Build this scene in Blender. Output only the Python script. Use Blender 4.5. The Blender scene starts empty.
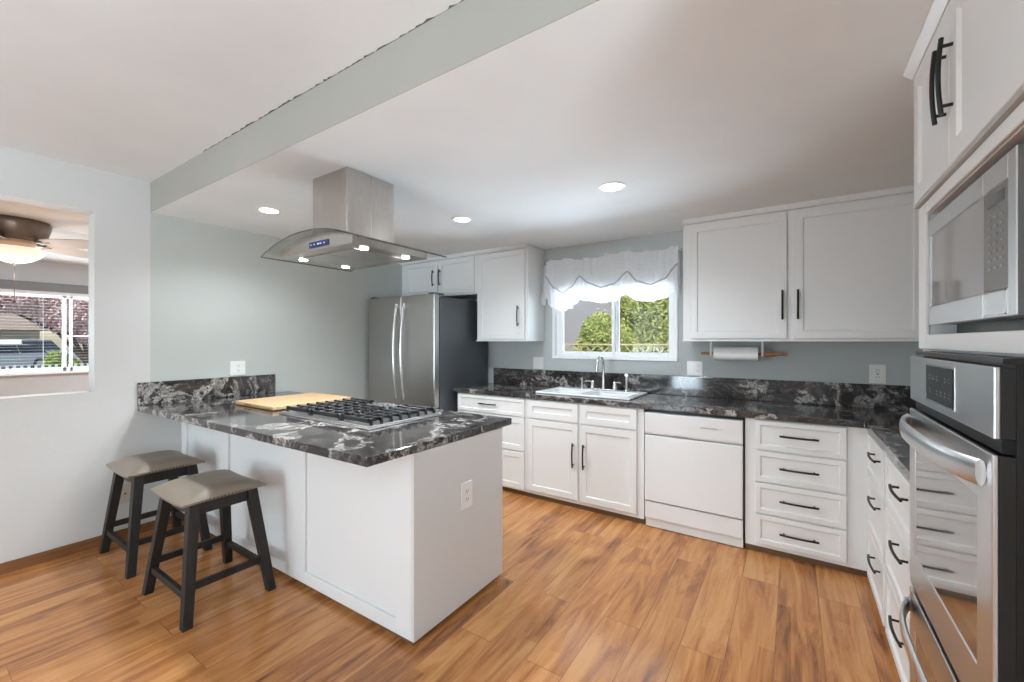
import bpy, bmesh, math, random
from mathutils import Vector, Matrix
random.seed(7)
PI = math.pi
scn = bpy.context.scene
COL = scn.collection

# ------------------------------------------------------------------ camera, world, sun, exposure
TH = math.atan(281/422)
cam_d = bpy.data.cameras.new('camera')
cam_d.sensor_width = 36; cam_d.lens = 422/1024*36
cam_d.clip_start = .05; cam_d.clip_end = 300
cam = bpy.data.objects.new('camera', cam_d); COL.objects.link(cam)
cam.location = (0, 0, 1.375); cam.rotation_euler = (PI/2, 0, TH)
scn.camera = cam
scn.view_settings.view_transform = 'Standard'
scn.view_settings.look = 'None'
scn.view_settings.gamma = 1
scn.view_settings.use_curve_mapping = False
scn.view_settings.exposure = 0.38
try:
    scn.cycles.use_denoising = True
    scn.cycles.max_bounces = 10
    scn.cycles.diffuse_bounces = 6
    scn.cycles.glossy_bounces = 5
    scn.cycles.transparent_max_bounces = 24
    scn.cycles.sample_clamp_indirect = 6
    scn.cycles.caustics_reflective = False
    scn.cycles.caustics_refractive = False
except Exception:
    pass
world = bpy.data.worlds.new('world'); scn.world = world
world.use_nodes = True
wn = world.node_tree.nodes; wl = world.node_tree.links
bg = wn['Background']
sky = wn.new('ShaderNodeTexSky'); sky.sky_type = 'NISHITA'
sky.sun_elevation = math.radians(48); sky.sun_rotation = math.radians(200); sky.sun_disc = False
wl.new(sky.outputs[0], bg.inputs[0]); bg.inputs[1].default_value = 0.16

def lamp(name, kind, loc, energy, color=(1, 1, 1), rot=(0, 0, 0), **kw):
    d = bpy.data.lights.new(name, kind); d.energy = energy; d.color = color
    for k, v in kw.items(): setattr(d, k, v)
    o = bpy.data.objects.new(name, d); COL.objects.link(o)
    o.location = loc; o.rotation_euler = rot
    return o
lamp('sun', 'SUN', (0, -5, 20), 3.6, (1, .95, .88), (math.radians(42), 0, math.radians(35)), angle=math.radians(1.5))
# added fill lamps outside made-up openings of the room behind the camera
DAY = (.82, .92, 1)
UPLIGHT_COL = (.72, .87, 1)
lamp('added_patio_fill', 'AREA', (-2.75, -3.78, 1.25), 52, DAY, (PI/2, 0, 0), shape='RECTANGLE', size=1.7, size_y=2.1)  # added fill for surfaces facing the camera
# added unseen area lamps, tilted up to brighten the ceilings
lamp('added_patio_uplight', 'AREA', (-2.75, -5.4, -.45), 560, UPLIGHT_COL, (math.radians(125), 0, 0), shape='RECTANGLE', size=3.6, size_y=4.0)  # added uplight, reaches the ceilings through the rear opening
lamp('added_side_uplight', 'AREA', (3.5, -1.9, -.1), 1150, UPLIGHT_COL, (math.radians(140), 0, PI/2), shape='RECTANGLE', size=2.4, size_y=1.8)  # added uplight, reaches the ceilings through the side opening
lamp('added_kitchen_uplight', 'AREA', (-1.417, 4.35, .75), 6, UPLIGHT_COL, (-math.radians(130), 0, 0), shape='RECTANGLE', size=1.3, size_y=.8)  # weak uplight added below the kitchen window
lamp('added_garden_uplight', 'AREA', (-1.417, 5.6, .62), 270, UPLIGHT_COL, (-math.radians(112), 0, 0), shape='RECTANGLE', size=3.0, size_y=1.3)  # uplight added in the garden to lift the kitchen ceiling
lamp('added_side_fill', 'AREA', (2.36, -1.9, 1.4), 50, DAY, (PI/2, 0, PI/2), shape='RECTANGLE', size=2.2, size_y=1.6)  # added fill from the right, behind the camera
# daylight through the kitchen window and the living room window
lamp('daylight_kitchen_window', 'AREA', (-1.417, 4.9, 1.9), 24, DAY, (-PI/2-.12, 0, 0), shape='RECTANGLE', size=2.6, size_y=1.7)
lamp('daylight_living_window', 'AREA', (-9.2, .6, 1.5), 110, DAY, (PI/2, 0, -PI/2), shape='RECTANGLE', size=3.4, size_y=1.15)

# ------------------------------------------------------------------ materials
def mat(name, col=(.8, .8, .8), rough=.5, metal=0, spec=.5, emis=None, estr=0, coat=0):
    m = bpy.data.materials.new(name); m.use_nodes = True
    b = m.node_tree.nodes['Principled BSDF']
    b.inputs['Base Color'].default_value = (*col, 1)
    b.inputs['Roughness'].default_value = rough
    b.inputs['Metallic'].default_value = metal
    b.inputs['Specular IOR Level'].default_value = spec
    b.inputs['Coat Weight'].default_value = coat
    b.inputs['Coat Roughness'].default_value = .08
    if emis:
        b.inputs['Emission Color'].default_value = (*emis, 1)
        b.inputs['Emission Strength'].default_value = estr
    return m
def nd(m, t, **kw):
    n = m.node_tree.nodes.new(t)
    for k, v in kw.items():
        if k.startswith('i_'):
            key = k[2:]
            key = int(key) if key.isdigit() else key.replace('_', ' ')
            n.inputs[key].default_value = v
        else: setattr(n, k, v)
    return n
def lk(m, a, b): m.node_tree.links.new(a, b)
def bs(m): return m.node_tree.nodes['Principled BSDF']
def ramp(m, stops, interp='LINEAR'):
    r = nd(m, 'ShaderNodeValToRGB'); r.color_ramp.interpolation = interp
    e = r.color_ramp.elements
    while len(e) < len(stops): e.new(.5)
    for i, (p, c) in enumerate(stops):
        e[i].position = p; e[i].color = (*c, 1) if len(c) == 3 else c
    return r
def coords(m, scale=(1, 1, 1), rot=(0, 0, 0), world_space=True):
    if world_space: src = nd(m, 'ShaderNodeNewGeometry').outputs['Position']
    else: src = nd(m, 'ShaderNodeTexCoord').outputs['Object']
    mp = nd(m, 'ShaderNodeMapping'); mp.inputs['Scale'].default_value = scale; mp.inputs['Rotation'].default_value = rot
    lk(m, src, mp.inputs['Vector']); return mp.outputs[0]
def bump(m, height, strength=.2, dist=.01, target=None):
    b = nd(m, 'ShaderNodeBump', i_Strength=strength, i_Distance=dist)
    lk(m, height, b.inputs['Height']); lk(m, b.outputs[0], (target or bs(m)).inputs['Normal'])
def textured_paint(name, col, rough=.6, scale=40, strength=.12, spec=.3, var=.03):
    m = mat(name, col, rough, spec=spec)
    v = coords(m, world_space=False)
    n = nd(m, 'ShaderNodeTexNoise', i_Scale=scale, i_Detail=5.0); lk(m, v, n.inputs['Vector'])
    bump(m, n.outputs[0], strength, .004)
    n2 = nd(m, 'ShaderNodeTexNoise', i_Scale=1.7, i_Detail=3.0); lk(m, v, n2.inputs['Vector'])
    r = ramp(m, [(.3, tuple(c*(1-var) for c in col)), (.7, tuple(min(1, c*(1+var)) for c in col))])
    lk(m, n2.outputs[0], r.inputs[0]); lk(m, r.outputs[0], bs(m).inputs['Base Color'])
    return m

M_WALL = textured_paint('white_wall_paint', (.60, .60, .585), .55, 28, .25)
M_BLUE = textured_paint('sage_blue_wall_paint', (.49, .51, .48), .55, 45, .12)
M_BACKW = textured_paint('grey_blue_wall_paint', (.45, .48, .475), .5, 45, .12)
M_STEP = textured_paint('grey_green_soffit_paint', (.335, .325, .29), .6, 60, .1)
M_CEIL = textured_paint('white_ceiling_paint', (.79, .81, .82), .8, 22, .2)
M_CEILK = textured_paint('kitchen_ceiling_paint', (.83, .86, .87), .75, 22, .2)
M_LRW = textured_paint('living_room_paint', (.50, .50, .50), .6, 45, .08)
M_CAB = mat('white_cabinet_lacquer', (.735, .74, .735), .38, spec=.4)
M_CABIN = mat('cabinet_interior', (.45, .42, .38), .6)
M_GREYRAIL = mat('raw_shelf_edge', (.42, .40, .37), .5)
M_KICK = mat('toe_kick_brown', (.14, .075, .035), .5)
M_BLACK = mat('matte_black_metal', (.012, .012, .012), .4, .3)
M_BLKPL = mat('black_plastic', (.008, .008, .009), .3, spec=.25)
M_GRATE = mat('cast_iron_enamel', (.016, .016, .017), .38, spec=.6)
M_WHITEPL = mat('white_plastic', (.80, .80, .78), .3)
M_DW = mat('white_enamel', (.74, .745, .745), .22)
M_SINK = mat('white_porcelain', (.84, .85, .86), .12, coat=.3)
M_VINYL = mat('white_vinyl_window_frame', (.84, .85, .86), .3)
M_CHROME = mat('brushed_nickel', (.72, .71, .69), .18, 1)
M_PAPER = mat('white_paper', (.84, .84, .84), .9, spec=.1)
M_CREAM = mat('cream_plastic', (.55, .5, .4), .4)

def steel(name, col, rough, scale=(3, 3, 400), bmp=.004):
    m = mat(name, col, rough, 1)
    v = coords(m, scale, world_space=False)
    n = nd(m, 'ShaderNodeTexNoise', i_Scale=6.0, i_Detail=2.0); lk(m, v, n.inputs['Vector'])
    r = ramp(m, [(.3, (rough*.93,)*3), (.7, (rough*1.08,)*3)])
    lk(m, n.outputs[0], r.inputs[0]); lk(m, r.outputs[0], bs(m).inputs['Roughness'])
    bump(m, n.outputs[0], bmp, .001)
    return m
M_STEEL = steel('stainless_steel_brushed', (.62, .62, .62), .30)
M_STEELH = steel('hood_stainless_steel', (.56, .53, .50), .26, (300, 300, 2), .006)
M_FRIDGE = steel('fridge_stainless_steel', (.46, .45, .44), .34, (300, 300, 2))
M_FRSIDE = mat('fridge_dark_grey_side', (.085, .095, .105), .35, .35)
M_OVSIDE = mat('oven_dark_metal_side', (.014, .013, .012), .3, .2)

def glass(name, tint=(1, 1, 1), refl=1.0, rough=.0, dens=0.0, dcol=(.02, .02, .02)):
    m = bpy.data.materials.new(name); m.use_nodes = True
    nt = m.node_tree; nt.nodes.clear()
    out = nd(m, 'ShaderNodeOutputMaterial'); mx = nd(m, 'ShaderNodeMixShader')
    tr = nd(m, 'ShaderNodeBsdfTransparent'); tr.inputs[0].default_value = (*tint, 1)
    gl = nd(m, 'ShaderNodeBsdfGlossy', i_Roughness=rough); gl.inputs[0].default_value = (refl, refl, refl, 1)
    lw = nd(m, 'ShaderNodeLayerWeight', i_Blend=.5)   # 'Facing' is the same from both sides of the sheet
    pw = nd(m, 'ShaderNodeMath', operation='POWER'); pw.inputs[1].default_value = 5; lk(m, lw.outputs['Facing'], pw.inputs[0])
    fr = nd(m, 'ShaderNodeMath', operation='MULTIPLY_ADD'); fr.inputs[1].default_value = .9; fr.inputs[2].default_value = .04; lk(m, pw.outputs[0], fr.inputs[0])
    base = tr.outputs[0]
    if dens > 0:
        df = nd(m, 'ShaderNodeBsdfDiffuse'); df.inputs[0].default_value = (*dcol, 1)
        m2 = nd(m, 'ShaderNodeMixShader'); m2.inputs[0].default_value = dens
        lk(m, tr.outputs[0], m2.inputs[1]); lk(m, df.outputs[0], m2.inputs[2]); base = m2.outputs[0]
    lk(m, fr.outputs[0], mx.inputs[0]); lk(m, base, mx.inputs[1]); lk(m, gl.outputs[0], mx.inputs[2])
    lk(m, mx.outputs[0], out.inputs[0])
    return m
M_GLASS = glass('window_glass', (.97, .98, .98), .22)
M_HOODGL = glass('hood_canopy_glass', (.95, .965, .955), .6, dens=.05, dcol=(.6, .66, .63))
M_HOODEDGE = mat('glass_canopy_dark_edge', (.06, .065, .06), .2)
M_OVGLASS = mat('dark_oven_glass', (.05, .045, .04), .03, 0, .9, coat=1.0)
bs(M_OVGLASS).inputs['IOR'].default_value = 2.2
M_MWGLASS = mat('microwave_smoked_glass', (.16, .15, .14), .06, 0, .7, coat=1.0)
M_MWPANEL = mat('microwave_control_panel', (.13, .125, .12), .2)
M_LEGEND = mat('control_legend_print', (.26, .26, .26), .5)

def granite(name='black_veined_granite'):
    m = mat(name, (.03, .03, .03), .09, spec=.6)
    v = coords(m)
    w = nd(m, 'ShaderNodeTexNoise', i_Scale=2.2, i_Detail=6.0, i_Roughness=.6); lk(m, v, w.inputs['Vector'])
    mixv = nd(m, 'ShaderNodeVectorMath', operation='MULTIPLY_ADD'); mixv.inputs[1].default_value = (.55, .55, .55)
    lk(m, w.outputs['Color'], mixv.inputs[0]); lk(m, v, mixv.inputs[2])
    def vein(scale, width, seedoff, stretch):
        mp = nd(m, 'ShaderNodeMapping'); mp.inputs['Location'].default_value = seedoff; mp.inputs['Scale'].default_value = stretch
        lk(m, mixv.outputs[0], mp.inputs[0])
        n = nd(m, 'ShaderNodeTexNoise', i_Scale=scale, i_Detail=8.0, i_Roughness=.62); lk(m, mp.outputs[0], n.inputs['Vector'])
        a = nd(m, 'ShaderNodeMath', operation='SUBTRACT'); a.inputs[1].default_value = .5; lk(m, n.outputs[0], a.inputs[0])
        b = nd(m, 'ShaderNodeMath', operation='ABSOLUTE'); lk(m, a.outputs[0], b.inputs[0])
        r = ramp(m, [(0, (1, 1, 1)), (width*.4, (.55, .55, .55)), (width, (0, 0, 0))]); lk(m, b.outputs[0], r.inputs[0])
        return r.outputs[0]
    v1 = vein(1.5, .022, (3.1, 1.2, .4), (1, 1, 1))
    v2 = vein(3.0, .035, (7.7, .2, 2.4), (.6, 1.5, 1.0))
    mk = nd(m, 'ShaderNodeTexNoise', i_Scale=1.6, i_Detail=3.0); lk(m, v, mk.inputs['Vector'])
    mr = ramp(m, [(.49, (0, 0, 0)), (.66, (1, 1, 1))]); lk(m, mk.outputs[0], mr.inputs[0])
    mul = nd(m, 'ShaderNodeMath', operation='MULTIPLY'); lk(m, v2, mul.inputs[0]); lk(m, mr.outputs[0], mul.inputs[1])
    mxx = nd(m, 'ShaderNodeMath', operation='MAXIMUM'); lk(m, v1, mxx.inputs[0]); lk(m, mul.outputs[0], mxx.inputs[1])
    fine = nd(m, 'ShaderNodeTexNoise', i_Scale=38.0, i_Detail=5.0, i_Roughness=.7); lk(m, mixv.outputs[0], fine.inputs['Vector'])
    fr = ramp(m, [(.35, (.25, .25, .25)), (.6, (1, 1, 1))]); lk(m, fine.outputs[0], fr.inputs[0])
    m3 = nd(m, 'ShaderNodeMath', operation='MULTIPLY'); lk(m, mxx.outputs[0], m3.inputs[0]); lk(m, fr.outputs[0], m3.inputs[1])
    fs = nd(m, 'ShaderNodeTexNoise', i_Scale=5.0, i_Detail=7.0, i_Roughness=.7); lk(m, mixv.outputs[0], fs.inputs['Vector'])
    base0 = ramp(m, [(.35, (.012, .011, .012)), (.55, (.035, .030, .029)), (.72, (.12, .11, .105))]); lk(m, fs.outputs[0], base0.inputs[0])
    sm = nd(m, 'ShaderNodeMapping'); sm.inputs['Scale'].default_value = (2.2, 11, 11); lk(m, mixv.outputs[0], sm.inputs[0])
    sn = nd(m, 'ShaderNodeTexNoise', i_Scale=2.4, i_Detail=7.0, i_Roughness=.72); lk(m, sm.outputs[0], sn.inputs['Vector'])
    sr = ramp(m, [(.52, (0, 0, 0)), (.68, (.55, .55, .55))]); lk(m, sn.outputs[0], sr.inputs[0])
    base = nd(m, 'ShaderNodeMixRGB'); base.inputs[2].default_value = (.27, .26, .255, 1)
    lk(m, sr.outputs[0], base.inputs[0]); lk(m, base0.outputs[0], base.inputs[1])
    mc = nd(m, 'ShaderNodeMixRGB'); mc.inputs[2].default_value = (.52, .49, .46, 1)
    lk(m, m3.outputs[0], mc.inputs[0]); lk(m, base.outputs[0], mc.inputs[1]); lk(m, mc.outputs[0], bs(m).inputs['Base Color'])
    return m
M_GRAN = granite()

def wood_floor():
    m = mat('orange_laminate_planks', (.4, .2, .08), .26, spec=.45)
    g0 = nd(m, 'ShaderNodeNewGeometry'); mp0 = nd(m, 'ShaderNodeMapping'); mp0.inputs['Rotation'].default_value = (0, 0, PI/2); mp0.inputs['Location'].default_value = (.3, .067, 0)
    lk(m, g0.outputs['Position'], mp0.inputs['Vector']); v = mp0.outputs[0]
    br = nd(m, 'ShaderNodeTexBrick', offset=.37, offset_frequency=2)
    br.inputs['Color1'].default_value = (0, 0, 0, 1); br.inputs['Color2'].default_value = (1, 1, 1, 1)
    br.inputs['Mortar'].default_value = (0, 0, 0, 1)
    br.inputs['Scale'].default_value = 1; br.inputs['Mortar Size'].default_value = .0014
    br.inputs['Mortar Smooth'].default_value = .1; br.inputs['Bias'].default_value = 0
    br.inputs['Brick Width'].default_value = 1.25; br.inputs['Row Height'].default_value = .18
    lk(m, v, br.inputs['Vector'])
    # per-plank offset of the grain
    g = nd(m, 'ShaderNodeNewGeometry')
    off = nd(m, 'ShaderNodeVectorMath', operation='MULTIPLY_ADD'); off.inputs[1].default_value = (9, 5, 3)
    lk(m, br.outputs['Color'], off.inputs[0]); lk(m, g.outputs['Position'], off.inputs[2])
    mp = nd(m, 'ShaderNodeMapping'); mp.inputs['Scale'].default_value = (8, 1.0, 1); lk(m, off.outputs[0], mp.inputs[0])
    n1 = nd(m, 'ShaderNodeTexNoise', i_Scale=1.6, i_Detail=6.0, i_Roughness=.62, i_Distortion=1.1); lk(m, mp.outputs[0], n1.inputs['Vector'])
    mp2 = nd(m, 'ShaderNodeMapping'); mp2.inputs['Scale'].default_value = (38, 2.2, 1); lk(m, off.outputs[0], mp2.inputs[0])
    n2 = nd(m, 'ShaderNodeTexNoise', i_Scale=1.5, i_Detail=5.0, i_Roughness=.6, i_Distortion=.5); lk(m, mp2.outputs[0], n2.inputs['Vector'])
    add = nd(m, 'ShaderNodeMath', operation='MULTIPLY_ADD'); add.inputs[1].default_value = .13; lk(m, br.outputs['Color'], add.inputs[0]); lk(m, n1.outputs[0], add.inputs[2])
    add2 = nd(m, 'ShaderNodeMath', operation='MULTIPLY_ADD'); add2.inputs[1].default_value = .24; lk(m, n2.outputs[0], add2.inputs[0]); lk(m, add.outputs[0], add2.inputs[2])
    b2 = nd(m, 'ShaderNodeTexBrick', offset=.43, offset_frequency=2)
    b2.inputs['Color1'].default_value = (0, 0, 0, 1); b2.inputs['Color2'].default_value = (1, 1, 1, 1)
    for k_, v_ in (('Scale', 1), ('Mortar Size', 0), ('Bias', 0), ('Brick Width', .95), ('Row Height', .06)): b2.inputs[k_].default_value = v_
    lk(m, v, b2.inputs['Vector'])
    add3 = nd(m, 'ShaderNodeMath', operation='MULTIPLY_ADD'); add3.inputs[1].default_value = .13; lk(m, b2.outputs['Color'], add3.inputs[0]); lk(m, add2.outputs[0], add3.inputs[2]); add2 = add3
    r = ramp(m, [(.46, (.11, .046, .022)), (.58, (.27, .108, .040)), (.72, (.45, .185, .062)), (.92, (.58, .285, .105))])
    lk(m, add2.outputs[0], r.inputs[0])
    mo = nd(m, 'ShaderNodeMixRGB'); mo.inputs[2].default_value = (.12, .055, .025, 1)
    fc = nd(m, 'ShaderNodeMath', operation='MULTIPLY'); fc.inputs[1].default_value = .55
    lk(m, br.outputs['Fac'], fc.inputs[0]); lk(m, fc.outputs[0], mo.inputs[0]); lk(m, r.outputs[0], mo.inputs[1])
    lk(m, mo.outputs[0], bs(m).inputs['Base Color'])
    rr = ramp(m, [(.3, (.15,)*3), (.7, (.24,)*3)]); lk(m, n1.outputs[0], rr.inputs[0]); lk(m, rr.outputs[0], bs(m).inputs['Roughness'])
    bump(m, n2.outputs[0], .04, .002)
    return m
M_FLOOR = wood_floor()

def wood(name, c1, c2, scale=(3, 30, 30), rough=.45):
    m = mat(name, c1, rough)
    v = coords(m, scale, world_space=False)
    n = nd(m, 'ShaderNodeTexNoise', i_Scale=1.5, i_Detail=5.0, i_Distortion=.8); lk(m, v, n.inputs['Vector'])
    r = ramp(m, [(.3, c1), (.7, c2)]); lk(m, n.outputs[0], r.inputs[0]); lk(m, r.outputs[0], bs(m).inputs['Base Color'])
    return m
M_BASEB = wood('brown_wood_baseboard', (.16, .065, .022), (.27, .12, .045), (40, 2, 40))
M_BOARD = wood('maple_cutting_board', (.47, .29, .145), (.60, .40, .22), (4, 30, 30))
M_STOOLW = wood('charcoal_stained_wood', (.008, .0065, .0055), (.018, .015, .013), (40, 40, 4), .55)
M_RODW = wood('reddish_wood_rod', (.28, .12, .06), (.42, .2, .1), (5, 60, 60))
M_LATT = wood('tan_lattice_wood', (.30, .22, .12), (.42, .32, .19), (10, 10, 10), .8)
M_LEATH = mat('taupe_leather', (.245, .20, .158), .40, spec=.45)
_v = coords(M_LEATH, world_space=False); _n = nd(M_LEATH, 'ShaderNodeTexVoronoi', i_Scale=260.0); lk(M_LEATH, _v, _n.inputs['Vector']); bump(M_LEATH, _n.outputs[0], .12, .002)
M_NAIL = mat('dark_bronze_nailhead', (.08, .065, .05), .35, .9)
M_LAMPON = mat('lit_recessed_lens', (1, 1, 1), .5, emis=(1, .98, .94), estr=9)
M_HOODLED = mat('lit_hood_lens', (1, 1, 1), .5, emis=(1, .97, .92), estr=9)
M_LCD = mat('blue_lcd_display', (.01, .012, .05), .15, emis=(.04, .06, .30), estr=.12)
M_LCDON = mat('display_digits', (.5, .6, .9), .3, emis=(.35, .45, 1), estr=.4)

def fabric():
    m = bpy.data.materials.new('sheer_white_lace'); m.use_nodes = True
    m.node_tree.nodes.clear()
    out = nd(m, 'ShaderNodeOutputMaterial')
    d = nd(m, 'ShaderNodeBsdfDiffuse'); d.inputs[0].default_value = (.93, .93, .94, 1)
    t = nd(m, 'ShaderNodeBsdfTranslucent'); t.inputs[0].default_value = (.93, .93, .94, 1)
    tr = nd(m, 'ShaderNodeBsdfTransparent')
    a = nd(m, 'ShaderNodeMixShader'); a.inputs[0].default_value = .38
    lk(m, d.outputs[0], a.inputs[1]); lk(m, t.outputs[0], a.inputs[2])
    v = coords(m, world_space=False)
    n = nd(m, 'ShaderNodeTexNoise', i_Scale=55.0, i_Detail=3.0); lk(m, v, n.inputs['Vector'])
    r = ramp(m, [(.42, (.03,)*3), (.62, (.09,)*3)]); lk(m, n.outputs[0], r.inputs[0])
    b = nd(m, 'ShaderNodeMixShader'); lk(m, r.outputs[0], b.inputs[0]); lk(m, a.outputs[0], b.inputs[1]); lk(m, tr.outputs[0], b.inputs[2])
    lk(m, b.outputs[0], out.inputs[0]); return m
M_LACE = fabric()
M_BAND = mat('curtain_shirred_band', (.50, .50, .53), .8)

def leafy(name, cols, rough=.6):
    m = mat(name, cols[0], rough, spec=.2)
    v = coords(m, (1, 1, 1))
    n = nd(m, 'ShaderNodeTexNoise', i_Scale=4.5, i_Detail=4.0, i_Roughness=.75); lk(m, v, n.inputs['Vector'])
    k = len(cols)
    r = ramp(m, [(.3+.4*i/(k-1), c) for i, c in enumerate(cols)]); lk(m, n.outputs[0], r.inputs[0]); lk(m, r.outputs[0], bs(m).inputs['Base Color'])
    return m
M_LEAF = leafy('yellow_green_leaves', [(.10, .15, .03), (.26, .32, .08), (.50, .52, .18), (.42, .36, .20)])
M_PINK = leafy('pink_blossom', [(.40, .22, .22), (.72, .48, .50), (.88, .70, .72)])
M_HEDGE = leafy('green_hedge_leaves', [(.10, .18, .04), (.30, .38, .10), (.5, .55, .2)])
M_BARK = mat('dark_bark', (.08, .055, .04), .9)
M_STUCCO = textured_paint('grey_stucco', (.36, .35, .36), .9, 20, .3)
M_ROOF = textured_paint('brown_shingle_roof', (.30, .24, .19), .9, 8, .3)
M_HOUSE = textured_paint('tan_house_siding', (.42, .38, .33), .9, 20, .2)
M_GROUND = textured_paint('dry_ground', (.33, .32, .24), .95, 3, .3, var=.2)
M_ASPH = textured_paint('grey_asphalt', (.26, .26, .27), .9, 8, .2)
M_LAWN = textured_paint('green_lawn', (.22, .30, .09), .95, 30, .4, var=.25)
M_CARW = mat('white_car_paint', (.78, .79, .80), .2, coat=.6)
M_CARS = mat('silver_car_paint', (.50, .53, .58), .25, .5, coat=.5)
M_CARG = mat('dark_car_glass', (.03, .035, .04), .05)
M_TYRE = mat('black_tyre_rubber', (.02, .02, .02), .8)
M_FANW = mat('white_fan_blade', (.72, .73, .74), .4)
M_FANB = mat('brushed_bronze_fan_motor', (.20, .15, .12), .35, .8)
M_DOME = mat('warm_lit_glass_dome', (.9, .85, .75), .3, emis=(1, .88, .70), estr=.4)
M_VALGREY = mat('grey_window_head_band', (.18, .18, .18), .6)

# ------------------------------------------------------------------ mesh helpers
def box(bm, x0, x1, y0, y1, z0, z1, bev=0, seg=2):
    x0, x1 = min(x0, x1), max(x0, x1); y0, y1 = min(y0, y1), max(y0, y1); z0, z1 = min(z0, z1), max(z0, z1)
    vs = [bm.verts.new((x, y, z)) for z in (z0, z1) for y in (y0, y1) for x in (x0, x1)]
    idx = [(0, 2, 3, 1), (4, 5, 7, 6), (0, 1, 5, 4), (2, 6, 7, 3), (0, 4, 6, 2), (1, 3, 7, 5)]
    fs = [bm.faces.new([vs[i] for i in f]) for f in idx]
    if bev > 0:
        es = list({e for f in fs for e in f.edges})
        r = bmesh.ops.bevel(bm, geom=es, offset=bev, segments=seg, affect='EDGES', profile=.5)
    return vs
def prism(bm, pts, n0, n1, axis='y'):
    """closed 2D outline extruded along an axis. pts (a,b): for y -> (x,z); for x -> (y,z); for z -> (x,y)"""
    def P(a, b, c): return {'y': (a, c, b), 'x': (c, a, b), 'z': (a, b, c)}[axis]
    A = [bm.verts.new(P(a, b, n0)) for a, b in pts]; B = [bm.verts.new(P(a, b, n1)) for a, b in pts]
    n = len(pts)
    bm.faces.new(A); bm.faces.new(B[::-1])
    for i in range(n): bm.faces.new((A[i], B[i], B[(i+1) % n], A[(i+1) % n]))
def frame_of(d):
    d = d.normalized(); up = Vector((0, 0, 1)) if abs(d.z) < .95 else Vector((1, 0, 0))
    a = d.cross(up).normalized(); return a, d.cross(a).normalized()
def tube(bm, pts, r, n=10, caps=True):
    pts = [Vector(p) for p in pts]; rs = r if isinstance(r, (list, tuple)) else [r]*len(pts)
    rings = []; pa = None
    for i, p in enumerate(pts):
        d = (pts[min(i+1, len(pts)-1)]-pts[max(i-1, 0)])
        a, b = frame_of(d)
        if pa is not None:
            dd = d.normalized(); a = (pa - dd*pa.dot(dd)).normalized(); b = dd.cross(a)
        pa = a
        rings.append([bm.verts.new(p+(a*math.cos(2*PI*k/n)+b*math.sin(2*PI*k/n))*rs[i]) for k in range(n)])
    for i in range(len(rings)-1):
        for k in range(n): bm.faces.new((rings[i][k], rings[i][(k+1) % n], rings[i+1][(k+1) % n], rings[i+1][k]))
    if caps: bm.faces.new(rings[0][::-1]); bm.faces.new(rings[-1])
def lathe(bm, c, prof, n=28, axis='z'):
    """prof: list of (radius, height) from bottom to top about c"""
    c = Vector(c); rings = []
    def P(r, h, a):
        x, y = r*math.cos(a), r*math.sin(a)
        return c+Vector({'z': (x, y, h), 'y': (x, h, y), 'x': (h, x, y)}[axis])
    for r, h in prof:
        if r < 1e-6: rings.append([bm.verts.new(P(0, h, 0))])
        else: rings.append([bm.verts.new(P(r, h, 2*PI*k/n)) for k in range(n)])
    for a, b in zip(rings, rings[1:]):
        for k in range(n):
            if len(a) == 1 and len(b) == 1: break
            if len(a) == 1: bm.faces.new((a[0], b[(k+1) % n], b[k]))
            elif len(b) == 1: bm.faces.new((a[k], a[(k+1) % n], b[0]))
            else: bm.faces.new((a[k], a[(k+1) % n], b[(k+1) % n], b[k]))
    if len(rings[0]) > 1: bm.faces.new(rings[0][::-1])
    if len(rings[-1]) > 1: bm.faces.new(rings[-1])
def beam(bm, p0, p1, w0, d0, w1=None, d1=None):
    """square bar between two points, horizontal section ends; w along x, d along y"""
    w1 = w0 if w1 is None else w1; d1 = d0 if d1 is None else d1
    p0, p1 = Vector(p0), Vector(p1)
    A = [bm.verts.new(p0+Vector((sx*w0/2, sy*d0/2, 0))) for sx, sy in ((-1, -1), (1, -1), (1, 1), (-1, 1))]
    B = [bm.verts.new(p1+Vector((sx*w1/2, sy*d1/2, 0))) for sx, sy in ((-1, -1), (1, -1), (1, 1), (-1, 1))]
    bm.faces.new(A[::-1]); bm.faces.new(B)
    for k in range(4): bm.faces.new((A[k], A[(k+1) % 4], B[(k+1) % 4], B[k]))
def cells(bm, xs, ys, fill, z0, z1):
    """slab built from grid cells, one welded skin"""
    V = {}
    def v(i, j, t):
        k = (i, j, t)
        if k not in V: V[k] = bm.verts.new((xs[i], ys[j], z1 if t else z0))
        return V[k]
    F = set(fill)
    for i, j in F:
        bm.faces.new((v(i, j, 1), v(i+1, j, 1), v(i+1, j+1, 1), v(i, j+1, 1)))
        bm.faces.new((v(i, j, 0), v(i, j+1, 0), v(i+1, j+1, 0), v(i+1, j, 0)))
        if (i-1, j) not in F: bm.faces.new((v(i, j, 0), v(i, j, 1), v(i, j+1, 1), v(i, j+1, 0)))
        if (i+1, j) not in F: bm.faces.new((v(i+1, j, 0), v(i+1, j+1, 0), v(i+1, j+1, 1), v(i+1, j, 1)))
        if (i, j-1) not in F: bm.faces.new((v(i, j, 0), v(i+1, j, 0), v(i+1, j, 1), v(i, j, 1)))
        if (i, j+1) not in F: bm.faces.new((v(i, j+1, 0), v(i, j+1, 1), v(i+1, j+1, 1), v(i+1, j+1, 0)))
def B(): return bmesh.new()
def BX(*a, **k):
    bm = B(); box(bm, *a, **k); return bm

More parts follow.
